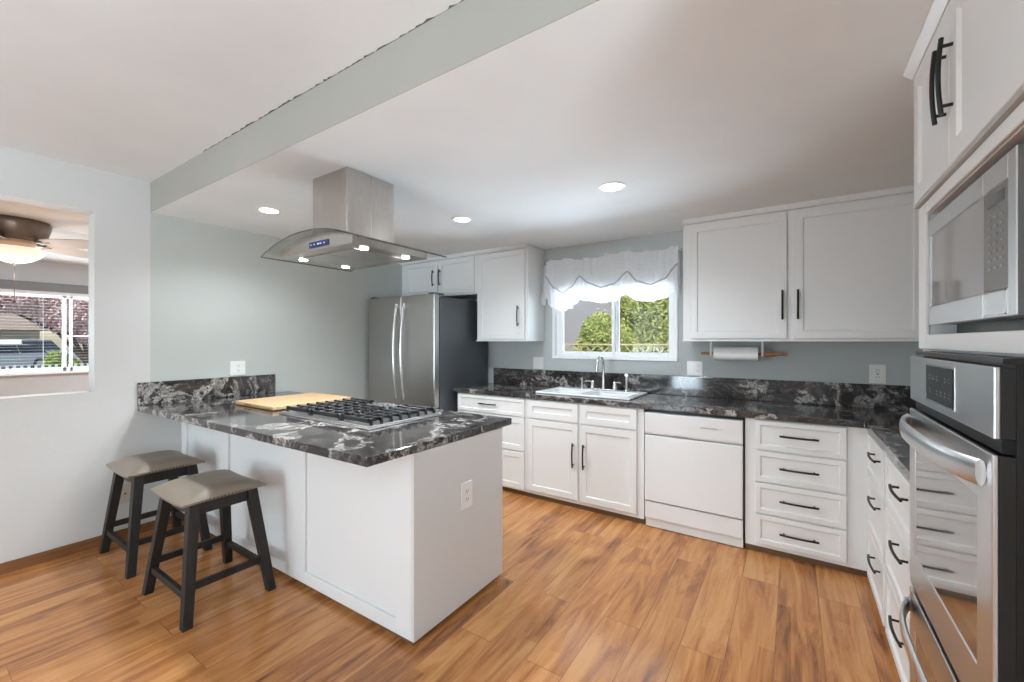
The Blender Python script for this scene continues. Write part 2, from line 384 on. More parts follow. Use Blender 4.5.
def make(name, bm, m, parent=None, origin=(0, 0, 0), smooth=False, bevel=0, tags=None):
    o3 = Vector(origin)
    for v in bm.verts: v.co -= o3
    bmesh.ops.recalc_face_normals(bm, faces=bm.faces)
    me = bpy.data.meshes.new(name); bm.to_mesh(me); bm.free()
    for mm in (m if isinstance(m, (list, tuple)) else [m]): me.materials.append(mm)
    if smooth:
        for p in me.polygons: p.use_smooth = True
        try: me.set_sharp_from_angle(angle=math.radians(38))
        except Exception: pass
    o = bpy.data.objects.new(name, me); COL.objects.link(o)
    if parent is not None: o.parent = parent
    if bevel:
        md = o.modifiers.new('bevel', 'BEVEL'); md.width = bevel; md.segments = 3; md.limit_method = 'ANGLE'; md.angle_limit = math.radians(40)
    for k, v in (tags or {}).items(): o[k] = v
    return o
class Thing:
    def __init__(s, name, label, cat, loc=(0, 0, 0), group=None, kind=None):
        s.o = bpy.data.objects.new(name, None); COL.objects.link(s.o); s.o.location = loc
        s.o.empty_display_size = .05; s.loc = loc
        if label: s.o['label'] = label
        if cat: s.o['category'] = cat
        if group: s.o['group'] = group
        if kind: s.o['kind'] = kind
    def part(s, name, bm, m, parent=None, **k):
        return make(name, bm, m, parent or s.o, s.loc, **k)
def single(name, bm, m, label, cat, loc=(0, 0, 0), group=None, **k):
    t = {'label': label, 'category': cat}
    if group: t['group'] = group
    o = make(name, bm, m, None, loc, tags=t, **k); o.location = loc
    return o
def struct(name, bm, m, parent=None, **k):
    return make(name, bm, m, parent, (0, 0, 0), tags={'kind': 'structure'} if parent is None else None, **k)
def copy_tree(o, parent=None):
    c = o.copy(); COL.objects.link(c)
    if parent is not None: c.parent = parent
    for ch in list(o.children): copy_tree(ch, c)
    return c

# oriented shaker front: o = lower corner, u horizontal dir, n outward dir
def shaker(bm, o, u, n, w, h, th=.02, rail=.055, rec=.009, slope=.006, flat=False):
    o, u, n = Vector(o), Vector(u), Vector(n); z = Vector((0, 0, 1))
    def P(a, b, c): return bm.verts.new(o+u*a+z*b+n*c)
    def ring(i, c): return [P(i, i, c), P(w-i, i, c), P(w-i, h-i, c), P(i, h-i, c)]
    R = [ring(0, 0), ring(0, th-.002), ring(.002, th)]
    if not flat: R += [ring(rail, th), ring(rail+slope, th-rec)]
    for a, b in zip(R, R[1:]):
        for k in range(4): bm.faces.new((a[k], a[(k+1) % 4], b[(k+1) % 4], b[k]))
    bm.faces.new(R[-1]); bm.faces.new(R[0][::-1])
def handle(c, along, out, L=.2, r=.0066, off=.032, bow=.008):
    bm = B(); c, a, n = Vector(c), Vector(along), Vector(out)
    pts = [c+a*(L*t/2)+n*(off+bow*(1-t*t)-bow) for t in [-1, -.8, -.5, -.2, 0, .2, .5, .8, 1]]
    tube(bm, pts, r, 8)
    for t in (-.78, .78): tube(bm, [c+a*(L*t/2)+n*.0005, c+a*(L*t/2)+n*(off-.003)], r*.85, 8)
    return bm

# ------------------------------------------------------------------ room shell
XL, YB, XR, ZK, ZL = -3.885, 3.775, 1.0, 2.31, 2.525
YS = 1.095       # where the low kitchen ceiling starts
YF, XRR, XLL = -3.6, 2.2, -9.0
struct('floor', BX(XLL-.1, XRR+.1, YF-.1, YB+.14, -.12, 0), M_FLOOR)
struct('ceiling', BX(XLL-.1, XRR+.1, YF-.1, YS, ZL, ZL+.15), M_CEIL)
struct('ceiling', BX(XL, XRR+.1, YS+.003, YB+.14, ZK, ZL+.15), M_CEILK)
struct('ceiling', BX(XLL-.1, XL-.14, YS, 5.2, ZL, ZL+.15), M_CEIL)
# vertical face of the ceiling drop, with the ragged paint line along its top
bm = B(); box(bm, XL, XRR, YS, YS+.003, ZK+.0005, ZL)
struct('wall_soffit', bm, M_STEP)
rr = random.Random(4); bm = B(); x = XL+.9; prev = 0
while x < XRR-.1:      # ragged line of soffit paint bled onto the ceiling
    w = max(.0008, .004+rr.gauss(0, .0035)+(.006 if rr.random() < .06 else 0)); dx = rr.uniform(.012, .035)
    bm.faces.new([bm.verts.new(p) for p in ((x, YS-.0002, ZL-.0008), (x, YS-prev, ZL-.0008), (x+dx, YS-w, ZL-.0008), (x+dx, YS-.0002, ZL-.0008))]); prev = w; x += dx
struct('trim_1', bm, mat('ragged_soffit_paint', (.15, .15, .14), .8))
# left wall: white part with pass-through, sage part in the kitchen
OY0, OY1, OZ0, OZ1, WT = -1.1, .80, 1.035, 2.238, .14
bm = B()
box(bm, XL-WT, XL, YF, OY0, 0, ZL); box(bm, XL-WT, XL, OY1, YS, 0, ZL)
box(bm, XL-WT, XL, OY0, OY1, 0, OZ0); box(bm, XL-WT, XL, OY0, OY1, OZ1, ZL)
struct('wall_left', bm, M_WALL)
struct('wall_left', BX(XL-WT, XL, YS, 1.339, 0, .89), M_WALL)
bm = B(); box(bm, XL-WT, XL, YS, 1.339, .89, ZL+.1); box(bm, XL-WT, XL, 1.339, YB, 0, ZL+.1)
struct('wall_left', bm, M_BLUE)
WX0, WX1, WZ0, WZ1 = -2.02, -.815, 1.20, 1.89   # kitchen window
bm = B()
box(bm, XL-WT, WX0, YB, YB+.14, 0, ZK+.1); box(bm, WX1, XRR+.1, YB, YB+.14, 0, ZK+.1)
box(bm, WX0, WX1, YB, YB+.14, 0, WZ0); box(bm, WX0, WX1, YB, YB+.14, WZ1, ZK+.1)
struct('wall_back', bm, M_BACKW)
struct('wall_right', BX(XR, XR+.12, .45, YB, 0, ZL), M_WALL)
# rear of the open room, behind the camera, with two openings added to let the fill lamps in
PX0, PX1 = -3.65, -1.85
bm = B()
box(bm, XLL, PX0, YF-.12, YF, 0, ZL); box(bm, PX1, XRR+.1, YF-.12, YF, 0, ZL); box(bm, PX0, PX1, YF-.12, YF, 2.35, ZL)
box(bm, PX0, PX1, YF-.12, YF, 0, .06)
struct('wall_front', bm, M_WALL)
bm = B()
box(bm, XRR, XRR+.12, YF, -3.05, 0, ZL); box(bm, XRR, XRR+.12, -.75, YB, 0, ZL); box(bm, XRR, XRR+.12, -3.05, -.75, 0, .55); box(bm, XRR, XRR+.12, -3.05, -.75, 2.25, ZL)
struct('wall_side', bm, M_WALL)
# living room beyond the pass-through
LY0, LY1, LZ0, LZ1 = -1.2, 2.35, .93, 2.06
bm = B()
box(bm, XLL-.14, XLL, YF, LY0, 0, ZL); box(bm, XLL-.14, XLL, LY1, 5.2, 0, ZL)
box(bm, XLL-.14, XLL, LY0, LY1, 0, LZ0); box(bm, XLL-.14, XLL, LY0, LY1, LZ1, ZL)
struct('wall_living', bm, M_LRW)
struct('wall_partition', BX(XLL-.1, XL-WT, 4.9, 5.04, 0, ZL), M_LRW)
struct('floor', BX(XLL-.1, XL-WT, YB+.14, 5.04, -.12, 0), M_FLOOR)
struct('baseboard_left', BX(XL+.001, XL+.014, YF, 1.338, 0, .066, bev=.002), M_BASEB)

# windows --------------------------------------------------------
def slider(name, x0, x1, z0, z1, yw, thick, sign):
    t = Thing(name, None, None, (0, 0, 0), kind='structure')
    bm = B(); y0, y1 = yw-.012, yw+.07
    f = .028
    for a in ((x0+.001, x0+f, z0, z1), (x1-f, x1-.001, z0, z1), (x0+f, x1-f, z0+.001, z0+f), (x0+f, x1-f, z1-f, z1-.001)):
        box(bm, a[0], a[1], y0, y1, a[2], a[3], bev=.003)
    t.part('window_frame', bm, M_VINYL)
    xm = (x0+x1)/2+.047
    for (a, b, yy, s) in ((x0+f, xm+.03, yw+.03, .078), (xm-.035, x1-f, yw+.004, .07)):
        bm = B(); c, d = z0+f, z1-f; w = .045
        sl = .075 if a < x0+.1 else .032
        sr = .032 if a < x0+.1 else .048
        box(bm, a+.0005, a+sl, yy, yy+.024, c, d, bev=.003); box(bm, b-sr, b-.0005, yy, yy+.024, c, d, bev=.003)
        box(bm, a+sl, b-sr, yy, yy+.024, c+.0005, c+w, bev=.003); box(bm, a+sl, b-sr, yy, yy+.024, d-w, d-.0005, bev=.003)
        sash = t.part('sash', bm, M_VINYL)
        t.part('pane', BX(a+sl-.004, b-sr+.004, yy+.010, yy+.014, c+w-.004, d-w+.004), M_GLASS, sash)
    return t
slider('window_1', WX0, WX1, WZ0, WZ1, YB, .14, 1)
t = Thing('window_2', None, None, (0, 0, 0), kind='structure')
bm = B(); xw = XLL-.1
for a, b, c, d in ((LY0, LY0+.05, LZ0, LZ1), (LY1-.05, LY1, LZ0, LZ1), (LY0, LY1, LZ0, LZ0+.05), (LY0, LY1, LZ1-.04, LZ1), (1.525, 1.56, LZ0, LZ1), (1.60, 1.625, LZ0, LZ1), (-.05, 0, LZ0, LZ1)):
    box(bm, xw, xw+.06, a, b, c, d)
box(bm, xw+.01, xw+.05, 1.56, LY1, 1.44, 1.46)
t.part('window_frame', bm, M_VINYL)
t.part('pane', BX(xw+.025, xw+.029, LY0+.04, LY1-.04, LZ0+.04, LZ1-.03), M_GLASS)
t.part('window_sill', BX(XLL-.03, XLL+.06, LY0-.05, LY1+.05, LZ0-.03, LZ0-.001), M_VINYL)
for name, args in (('added_patio_door', (PX0, PX1, .06, 2.35)), ):  # unseen glazed opening, added for the rear fill lamps
    t = Thing(name, None, None, (0, 0, 0), kind='structure')
    x0, x1, z0, z1 = args; bm = B(); xm = (x0+x1)/2
    for a, b, c, d in ((x0, x0+.06, z0, z1), (x1-.06, x1, z0, z1), (xm-.04, xm+.04, z0, z1), (x0, x1, z0, z0+.07), (x0, x1, z1-.06, z1)):
        box(bm, a, b, YF-.08, YF-.03, c, d)
    t.part('door_frame', bm, M_VINYL)
    t.part('pane', BX(x0+.05, x1-.05, YF-.058, YF-.053, z0+.06, z1-.05), M_GLASS)
t = Thing('added_side_window', None, None, (0, 0, 0), kind='structure')  # unseen glazed opening, added for the side fill lamps
bm = B()
for a, b, c, d in ((-3.05, -3.0, .55, 2.25), (-.8, -.75, .55, 2.25), (-1.93, -1.87, .55, 2.25), (-3.05, -.75, .55, .61), (-3.05, -.75, 2.19, 2.25)):
    box(bm, XRR+.04, XRR+.09, a, b, c, d)
t.part('window_frame', bm, M_VINYL)
t.part('pane', BX(XRR+.062, XRR+.067, -3.01, -.79, .6, 2.2), M_GLASS)

# ------------------------------------------------------------------ base cabinets, back run
FY = 3.165            # carcass front; doors stand 20 mm proud
NB = (0, -1, 0)
def back_unit(name, label, x0, x1, fronts, group=None, hollow=False):
    """fronts: list of (kind, xa, xb, za, zb, handle)"""
    t = Thing(name, label, 'cabinet', ((x0+x1)/2, (FY+YB)/2, 0), group)
    bm = B()
    if hollow:
        box(bm, x0, x0+.018, FY, YB-.003, .045, .872); box(bm, x1-.018, x1, FY, YB-.003, .045, .872)
        box(bm, x0+.018, x1-.018, FY, YB-.003, .045, .07); box(bm, x0+.018, x1-.018, FY, FY+.02, .07, .872)
    else: box(bm, x0, x1, FY, YB-.003, .045, .872)
    t.part('body', bm, M_CAB)
    t.part('toe_kick', BX(x0, x1, FY+.025, FY+.045, 0, .0445), M_KICK)
    for kind, xa, xb, za, zb, hd in fronts:
        bm = B(); shaker(bm, (xa, FY-.0005, za), (1, 0, 0), NB, xb-xa, zb-za, th=.019, rail=.03 if kind == 'drawer' and zb-za < .2 else .05)
        f = t.part(kind if kind != 'panel' else 'false_front', bm, M_CAB)
        if hd:
            cx, cz, ax, L = hd
            t.part('handle', handle((cx, FY-.0195, cz), (1, 0, 0) if ax == 'x' else (0, 0, 1), NB, L), M_BLACK, f)
    return t
back_unit('drawer_cabinet', 'white base cabinet with a top drawer, left of the sink cabinet beside the fridge', -2.745, -1.955, [
    ('drawer', -2.735, -1.968, .705, .862, (-2.36, .79, 'x', .2)),
    ('drawer', -2.735, -1.968, .40, .695, (-2.36, .60, 'x', .2)),
    ('drawer', -2.735, -1.968, .06, .39, (-2.36, .27, 'x', .2))])
back_unit('sink_cabinet', 'white two-door base cabinet under the sink with tall black pulls', -1.953, -.925, [
    ('panel', -1.935, -1.455, .708, .862, None), ('panel', -1.435, -.975, .708, .862, None),
    ('door', -1.935, -1.455, .075, .692, (-1.492, .445, 'z', .2)), ('door', -1.435, -.975, .075, .692, (-1.398, .445, 'z', .2))], hollow=True)
fr = []
for k in range(4):
    z1 = .872-k*.2045
    fr.append(('drawer', -.205, .262, z1-.194, z1, (.03, z1-.094, 'x', .2)))
# faces sit 1 cm under the slab
back_unit('drawer_cabinet', 'white four-drawer base cabinet right of the dishwasher', -.262, .3635, [(k, a, b, max(c, .07), min(d, .866), h) for k, a, b, c, d, h in fr])
# ---- right run under the counter toward the oven tower
FX = .365
NR = (-1, 0, 0)
def right_unit(label, y0, y1, fa, fb, hy):
    t = Thing('drawer_cabinet', label, 'cabinet', (.68, (y0+y1)/2, 0))
    t.part('body', BX(FX, XR-.003, y0, y1, .045, .872), M_CAB)
    t.part('toe_kick', BX(FX+.025, FX+.045, y0, y1, 0, .0445), M_KICK)
    for za, zb, hz in ((.64, .862, .80), (.345, .63, .575), (.06, .335, .275)):
        bm = B(); shaker(bm, (FX+.0005, fb, za), (0, -1, 0), NR, fb-fa, zb-za, th=.019, rail=.035)
        f = t.part('drawer', bm, M_CAB)
        t.part('handle', handle((FX-.0185, hy, hz), (0, 1, 0), NR, .20, r=.0055, off=.032, bow=.008), M_BLACK, f)
    return t
right_unit('white three-drawer base cabinet in the right-hand corner by the back run', 2.548, FY-.001, 2.57, 3.08, 2.72)
right_unit('white three-drawer base cabinet directly beside the oven tower', 1.962, 2.546, 1.985, 2.52, 2.14)

# ------------------------------------------------------------------ dishwasher
t = Thing('dishwasher', 'white built-in dishwasher with a control strip, right of the sink cabinet', 'dishwasher', (-.59, 3.4, 0))
x0, x1 = -.918, -.268
t.part('body', BX(x0, x1, FY+.02, YB-.05, .05, .868), M_BLKPL)
t.part('door', BX(x0+.006, x1-.006, FY-.03, FY+.0195, .205, .685, bev=.006), M_DW)
bm = B(); prism(bm, [(FY-.03, .706), (FY-.036, .850), (FY+.0195, .852), (FY+.0195, .690), (FY-.018, .690)], x0+.006, x1-.006, 'x')
cp = t.part('control_panel', bm, M_DW, bevel=.004)
bm = B(); box(bm, -.53, -.415, FY-.0365, FY-.0355, .776, .779)
for k in range(6): box(bm, -.525+k*.017, -.518+k*.017, FY-.0368, FY-.0358, .781, .785)
box(bm, -.40, -.395, FY-.0368, FY-.0358, .778, .783)
t.part('button_marks', bm, mat('grey_print', (.2, .2, .2), .5), cp)
bm = B(); box(bm, -.70, -.61, FY-.0335, FY-.0325, .696, .701); t.part('pull_slot', bm, mat('shadow_slot_plastic', (.35, .35, .35), .5), cp)
t.part('kick_panel', BX(x0+.006, x1-.006, FY-.022, FY+.0195, .075, .196, bev=.004), M_DW)
t.part('toe_kick', BX(x0+.006, x1-.006, FY+.0, FY+.018, .006, .072, bev=.002), M_DW)

# ------------------------------------------------------------------ L countertop with sink hole
SX0, SX1, SY0, SY1 = -1.90, -1.05, 3.225, 3.70
t = Thing('countertop', 'black veined granite countertop along the window wall turning to the oven tower', 'countertop', (-.9, 3.45, .874))
bm = B()
xs = [-2.785, SX0+.02, SX1-.02, .345, XR-.002]; ys = [1.962, 3.135, SY0+.02, SY1-.02, YB-.002]
fill = [(i, j) for i in range(4) for j in range(1, 4) if (i, j) != (1, 2)] + [(3, 0)]
cells(bm, xs, ys, fill, .8735, .914)
t.part('slab', bm, M_GRAN, bevel=.006)
bm = B(); box(bm, -2.745, XR-.024, YB-.022, YB-.0015, .9145, 1.08, bev=.003); box(bm, XR-.0235, XR-.0015, 1.965, YB-.0225, .9145, 1.08, bev=.003)
t.part('backsplash', bm, M_GRAN)

# ------------------------------------------------------------------ sink, taps
t = Thing('sink', 'white drop-in porcelain double sink below the kitchen window', 'sink', ((SX0+SX1)/2, 3.46, .92))
bm = B()
xm = (SX0+SX1)/2
xs = [SX0, SX0+.05, xm-.02, xm+.02, SX1-.05, SX1]; ys = [SY0, SY0+.045, SY1-.11, SY1]
cells(bm, xs, ys, [(i, j) for i in range(5) for j in range(3) if (i, j) not in ((1, 1), (3, 1))], .9145, .932)
t.part('rim', bm, M_SINK, bevel=.007)
for a, b in ((xs[1], xs[2]), (xs[3], xs[4])):
    bm = B(); c, d = ys[1], ys[2]
    T = [bm.verts.new(p) for p in ((a-.008, c-.008, .918), (b+.008, c-.008, .918), (b+.008, d+.008, .918), (a-.008, d+.008, .918))]
    U = [bm.verts.new(p) for p in ((a+.03, c+.03, .745), (b-.03, c+.03, .745), (b-.03, d-.03, .745), (a+.03, d-.03, .745))]
    T2 = [bm.verts.new(v.co+Vector((0, 0, -.012))) for v in T]
    for k in range(4): bm.faces.new((T[k], T[(k+1) % 4], U[(k+1) % 4], U[k]))
    bm.faces.new(U)
    bmesh.ops.delete(bm, geom=T2, context='VERTS')
    t.part('basin', bm, M_SINK, bevel=.02)
TY = 3.645
t = Thing('faucet', 'brushed nickel gooseneck faucet with two lever handles behind the sink', 'faucet', (-1.43, TY, .932))
bm = B(); box(bm, -1.56, -1.30, TY-.025, TY+.025, .9325, .945, bev=.005)
t.part('base_plate', bm, M_CHROME, smooth=True)
bm = B(); pts = [(-1.43, TY, .946), (-1.43, TY, 1.03), (-1.43, TY, 1.15)]
for k in range(1, 10):
    a = PI*k/10; pts.append((-1.43-.012*k/10, TY-.06+.06*math.cos(a), 1.17+.065*math.sin(a)))
pts += [(-1.443, TY-.12, 1.15), (-1.445, TY-.12, 1.11)]
tube(bm, pts, [.017, .013]+[.0105]*(len(pts)-4)+[.011, .013], 12)
t.part('spout', bm, M_CHROME, smooth=True)
for sx in (-1, 1):
    bm = B(); cx = -1.43+sx*.105
    lathe(bm, (cx, TY, .9455), [(.024, 0), (.022, .02), (.015, .045), (.012, .06), (.006, .066), (0, .067)], 16)
    tube(bm, [(cx, TY, .998), (cx+sx*.03, TY-.012, 1.008), (cx+sx*.062, TY-.02, 1.004)], [.007, .0055, .0045], 8)
    t.part('lever_handle', bm, M_CHROME, smooth=True)
t = Thing('side_sprayer', 'brushed nickel side sprayer standing at the right rear of the sink', 'sprayer', (-1.215, TY, .932))
bm = B(); lathe(bm, (-1.215, TY, .9325), [(.024, 0), (.022, .012), (.016, .02), (.013, .022)], 16); t.part('base', bm, M_CHROME, smooth=True)
bm = B(); tube(bm, [(-1.215, TY, .955), (-1.215, TY, 1.02), (-1.215, TY-.004, 1.05), (-1.212, TY-.02, 1.075), (-1.205, TY-.045, 1.078)], [.011, .013, .017, .018, .015], 12); t.part('spray_head', bm, M_CHROME, smooth=True)
t = Thing('soap_dispenser', 'slim brushed nickel soap dispenser at the left rear of the sink', 'soap dispenser', (-1.64, TY, .932))
bm = B(); lathe(bm, (-1.64, TY, .9325), [(.02, 0), (.019, .01), (.010, .02), (.009, .085), (.012, .09), (.012, .105), (0, .108)], 14); t.part('body', bm, M_CHROME, smooth=True)
bm = B(); tube(bm, [(-1.64, TY-.008, 1.032), (-1.637, TY-.03, 1.036), (-1.635, TY-.055, 1.026)], [.006, .005, .004], 8); t.part('nozzle', bm, M_CHROME, smooth=True)

# ------------------------------------------------------------------ wall plates
def plate(name, label, c, n, kind, matl=M_WHITEPL, w=.072, h=.118):
    """c: centre on the wall; n: outward normal; kind: outlet / double / switch / blank"""
    c, n = Vector(c), Vector(n); u = Vector((0, 0, 1)).cross(n)
    t = Thing(name, label, 'switch' if kind == 'switch' else 'outlet', tuple(c))
    def bb(a0, a1, b0, b1, d0, d1, bev=0):
        bm = B(); p, q = c+u*a0+n*d0, c+u*a1+n*d1
        box(bm, min(p.x, q.x), max(p.x, q.x), min(p.y, q.y), max(p.y, q.y), c.z+b0, c.z+b1, bev=bev); return bm
    t.part('cover_plate', bb(-w/2, w/2, -h/2, h/2, .0008, .007, .002), matl)
    def outlet(uo):
        for s in (-1, 1):
            r = t.part('socket', bb(uo-.017, uo+.017, s*.02-.015, s*.02+.015, .0065, .009, .001), matl)
            bm = B()
            for a0, a1, b0, b1 in ((-.009, -.0065, -.004, .007), (.0065, .009, -.004, .007), (-.002, .002, -.012, -.008)):
                p, q = c+u*(uo+a0)+n*.0088, c+u*(uo+a1)+n*.0095
                box(bm, min(p.x, q.x), max(p.x, q.x), min(p.y, q.y), max(p.y, q.y), c.z+s*.02+b0, c.z+s*.02+b1)
            t.part('slots', bm, M_BLKPL, r)
    if kind == 'outlet': outlet(0)
    if kind == 'double':
        outlet(.024)
        t.part('rocker', bb(-.040, -.008, -.033, .033, .0065, .011, .002), matl)
    if kind == 'switch':
        t.part('rocker', bb(-.017, .017, -.034, .034, .0065, .011, .002), matl)
    if kind == 'gfci':
        r = t.part('socket', bb(-.018, .018, -.036, .036, .0065, .0095, .001), matl)
        bm = B()
        for a0, a1, b0, b1 in ((-.008, .008, .030, .033), (-.006, .006, -.004, .004), (.006, .009, -.026, -.016), (-.009, -.006, -.026, -.016), (.006, .009, .014, .024), (-.009, -.006, .014, .024)):
            p, q = c+u*a0+n*.0092, c+u*a1+n*.01
            box(bm, min(p.x, q.x), max(p.x, q.x), min(p.y, q.y), max(p.y, q.y), c.z+b0, c.z+b1)
        t.part('slots', bm, mat('grey_slot', (.2, .2, .2), .5), r)
    if kind == 'jack': t.part('jack', bb(-.005, .005, -.005, .005, .0065, .009), M_BLKPL)
    return t
plate('light_switch', 'white rocker switch plate left of the kitchen window', (-2.185, YB, 1.148), (0, -1, 0), 'switch', w=.12, h=.12)
plate('wall_outlet', 'white double-width outlet plate right of the kitchen window', (-.681, YB, 1.147), (0, -1, 0), 'double', w=.122, h=.12)
plate('wall_outlet', 'white outlet plate above the backsplash next to the oven tower', (.479, YB, 1.15), (0, -1, 0), 'gfci', w=.086, h=.128)
plate('wall_outlet', 'white outlet plate on the sage wall above the peninsula backsplash', (XL, 1.675, 1.147), (1, 0, 0), 'outlet', w=.115, h=.12)
plate('cable_plate', 'cream cable jack plate low on the white wall behind the left stool', (XL, .955, .31), (1, 0, 0), 'jack', M_CREAM, w=.09, h=.135)

# ------------------------------------------------------------------ upper cabinets on the back wall
UY = 3.465   # carcass front; doors 20 mm proud
def upper(name, label, x0, x1, z0, z1, doors, y0=UY, crown=True, loc=None):
    t = Thing(name, label, 'cabinet', ((x0+x1)/2, (y0+YB)/2, z0))
    t.part('body', BX(x0, x1, y0, YB-.002, z0, z1), M_CAB)
    t.part('bottom_rail', BX(x0, x1, y0-.019, y0-.0005, z0-.0, z0+.012, bev=.002), M_CAB)
    for xa, xb, za, zb, hx, hz, L in doors:
        bm = B(); shaker(bm, (xa, y0-.0005, za), (1, 0, 0), NB, xb-xa, zb-za, th=.02, rail=.048)
        d = t.part('door', bm, M_CAB)
        t.part('handle', handle((hx, y0-.0205, hz), (0, 0, 1), NB, L), M_BLACK, d)
    if crown:
        bm = B(); prism(bm, [(y0-.0005, z1-.03), (y0-.024, z1-.026), (y0-.034, z1-.004), (y0-.034, ZK-.001), (y0-.0005, ZK-.001)], x0-.0, x1, 'x')
        t.part('crown_moulding', bm, M_CAB)
    return t
upper('wall_cabinet', 'white two-door wall cabinet hanging between the window and the oven tower', -.71, .695, 1.372, 2.30,
      [(-.655, -.035, 1.393, 2.252, -.060, 1.622, .2), (.008, .655, 1.393, 2.252, .028, 1.622, .2)])
upper('wall_cabinet', 'white single-door wall cabinet left of the window beside the fridge', -2.742, -2.12, 1.372, 2.30,
      [(-2.712, -2.15, 1.393, 2.262, -2.218, 1.618, .2)])
upper('wall_cabinet', 'short white two-door cabinet above the fridge', XL+.003, -2.745, 1.865, 2.30,
      [(-3.80, -3.30, 1.885, 2.262, -3.345, 2.075, .18), (-3.275, -2.775, 1.885, 2.262, -3.245, 2.075, .18)])

# paper towel holder and roll
t = Thing('paper_towel_holder', 'paper towel holder with white brackets and a wooden rod under the wall cabinet', 'paper towel holder', (-.36, 3.6, 1.371))
for x in (-.533, -.187): t.part('bracket', BX(x-.006, x+.006, 3.585, 3.615, 1.262, 1.3715, bev=.002), M_WHITEPL)
bm = B(); tube(bm, [(-.605, 3.6, 1.278), (-.59, 3.6, 1.278), (-.05, 3.6, 1.278), (-.03, 3.6, 1.278)], [.008, .010, .010, .008], 12)
tube(bm, [(-.178, 3.6, 1.278), (-.17, 3.6, 1.278), (-.11, 3.6, 1.278), (-.10, 3.6, 1.278)], [.012, .017, .017, .012], 12)
t.part('rod', bm, M_RODW, smooth=True)
t = Thing('paper_towel_roll', 'roll of white paper towels on the wooden rod', 'paper towels', (-.36, 3.6, 1.278))
bm = B()
for a, b in (((.052), (.018)),):
    n = 28; rr = [[bm.verts.new((x, 3.6+r*math.cos(2*PI*k/n), 1.278+r*math.sin(2*PI*k/n))) for k in range(n)] for x, r in ((-.508, b), (-.508, a), (-.212, a), (-.212, b))]
    for i in range(4):
        for k in range(n): bm.faces.new((rr[i][k], rr[i][(k+1) % n], rr[(i+1) % 4][(k+1) % n], rr[(i+1) % 4][k]))
t.part('paper', bm, M_PAPER, smooth=True)

# ------------------------------------------------------------------ valance curtain
t = Thing('valance_curtain', 'sheer white balloon valance with ruffled swags over the kitchen window', 'curtain', (-1.42, 3.7, 2.15))
CX0, CX1 = -2.06, -.80
keys = [(-2.06, 2.02), (-1.965, 1.90), (-1.865, 1.845), (-1.77, 1.895), (-1.690, 1.99), (-1.60, 1.92), (-1.472, 1.868), (-1.35, 1.895), (-1.227, 1.992), (-1.14, 1.90), (-1.024, 1.862), (-.91, 1.90), (-.80, 2.02)]
hem = [(-2.06, 1.80), (-2.0, 1.71), (-1.865, 1.665), (-1.77, 1.69), (-1.685, 1.765), (-1.60, 1.75), (-1.455, 1.722), (-1.33, 1.735), (-1.236, 1.79), (-1.15, 1.73), (-1.04, 1.715), (-.92, 1.73), (-.80, 1.80)]
def interp(K, x):
    for (a, b), (c, d) in zip(K, K[1:]):
        if x <= c:
            s = (x-a)/(c-a); s = s*s*(3-2*s)*.6+s*.4; return b+(d-b)*s
    return K[-1][1]
def sheet(rows, N, f):
    bm = B(); g = [[bm.verts.new(f(i/N, j/rows)) for i in range(N+1)] for j in range(rows+1)]
    for j in range(rows):
        for i in range(N): bm.faces.new((g[j][i], g[j][i+1], g[j+1][i+1], g[j+1][i]))
    return bm
TOPZ = lambda s: 2.155-.0*s
def f_up(s, q):
    x = CX0+(CX1-CX0)*s; zt = TOPZ(s); zb = interp(keys, x)
    return (x, 3.715-.012*math.sin(s*38)*(.3+.7*q)-.012*q+.004*math.sin(s*131), zt+(zb-zt)*q)
def f_ruf(s, q):
    x = CX0+(CX1-CX0)*s; zt = interp(keys, x)+.004; zb = interp(hem, x)
    A = .004+.02*q
    return (x+.006*math.sin(s*90)*q, 3.692+A*math.sin(s*150+1.5*math.sin(s*17))+.008*math.sin(s*47)*q, zt+(zb-zt)*q)
t.part('gathered_panel', sheet(10, 220, f_up), M_LACE, smooth=True)
t.part('ruffle', sheet(8, 420, f_ruf), M_LACE, smooth=True)
bm = B(); tube(bm, [(CX0+(CX1-CX0)*k/120, 3.69+.003*math.sin(k*1.9), interp(keys, CX0+(CX1-CX0)*k/120)) for k in range(121)], .008, 6)
t.part('swag_band', bm, M_BAND, smooth=True)
def f_hd(s, q):
    x = CX0+(CX1-CX0)*s
    return (x, 3.712+.008*math.sin(s*110)*(1+q), 2.150+q*(.016+.012*math.sin(s*13)+.008*math.sin(s*41)))
t.part('header_ruffle', sheet(3, 260, f_hd), M_LACE, smooth=True)
bm = B(); tube(bm, [(CX0-.005, 3.735, 2.148), (CX1+.012, 3.735, 2.148)], .007, 10)
for x in (CX0-.003, CX1+.008): box(bm, x-.006, x+.006, 3.735, YB-.001, 2.138, 2.158)
t.part('curtain_rod', bm, M_WHITEPL)
for s, x in ((-1, CX0), (1, CX1)):
    bm = sheet(8, 8, lambda a, b: (x+s*(a*.045*(.4+b))*(1 if s < 0 else .25), 3.70+.012*math.sin(a*14+b*3)+.02*a, 2.13-b*.40+.03*a*math.sin(b*9)))
    t.part('end_ruffle', bm, M_LACE, smooth=True)

# ------------------------------------------------------------------ peninsula
PX_, PY0, PY1 = -1.404, 1.339, 2.03
t = Thing('peninsula_cabinet', 'white panelled peninsula base holding the cooktop, in front of the stools', 'cabinet', (-2.6, 1.7, 0))
FYp = lambda x: 1.3365-(-1.404-x)*.016      # the stool side runs a touch out of square
bm = B(); prism(bm, [(XL+.004, FYp(XL)), (PX_-.02, FYp(PX_-.02)), (PX_-.02, PY1), (XL+.004, PY1)], .035, .872, 'z')
t.part('body', bm, M_CAB)
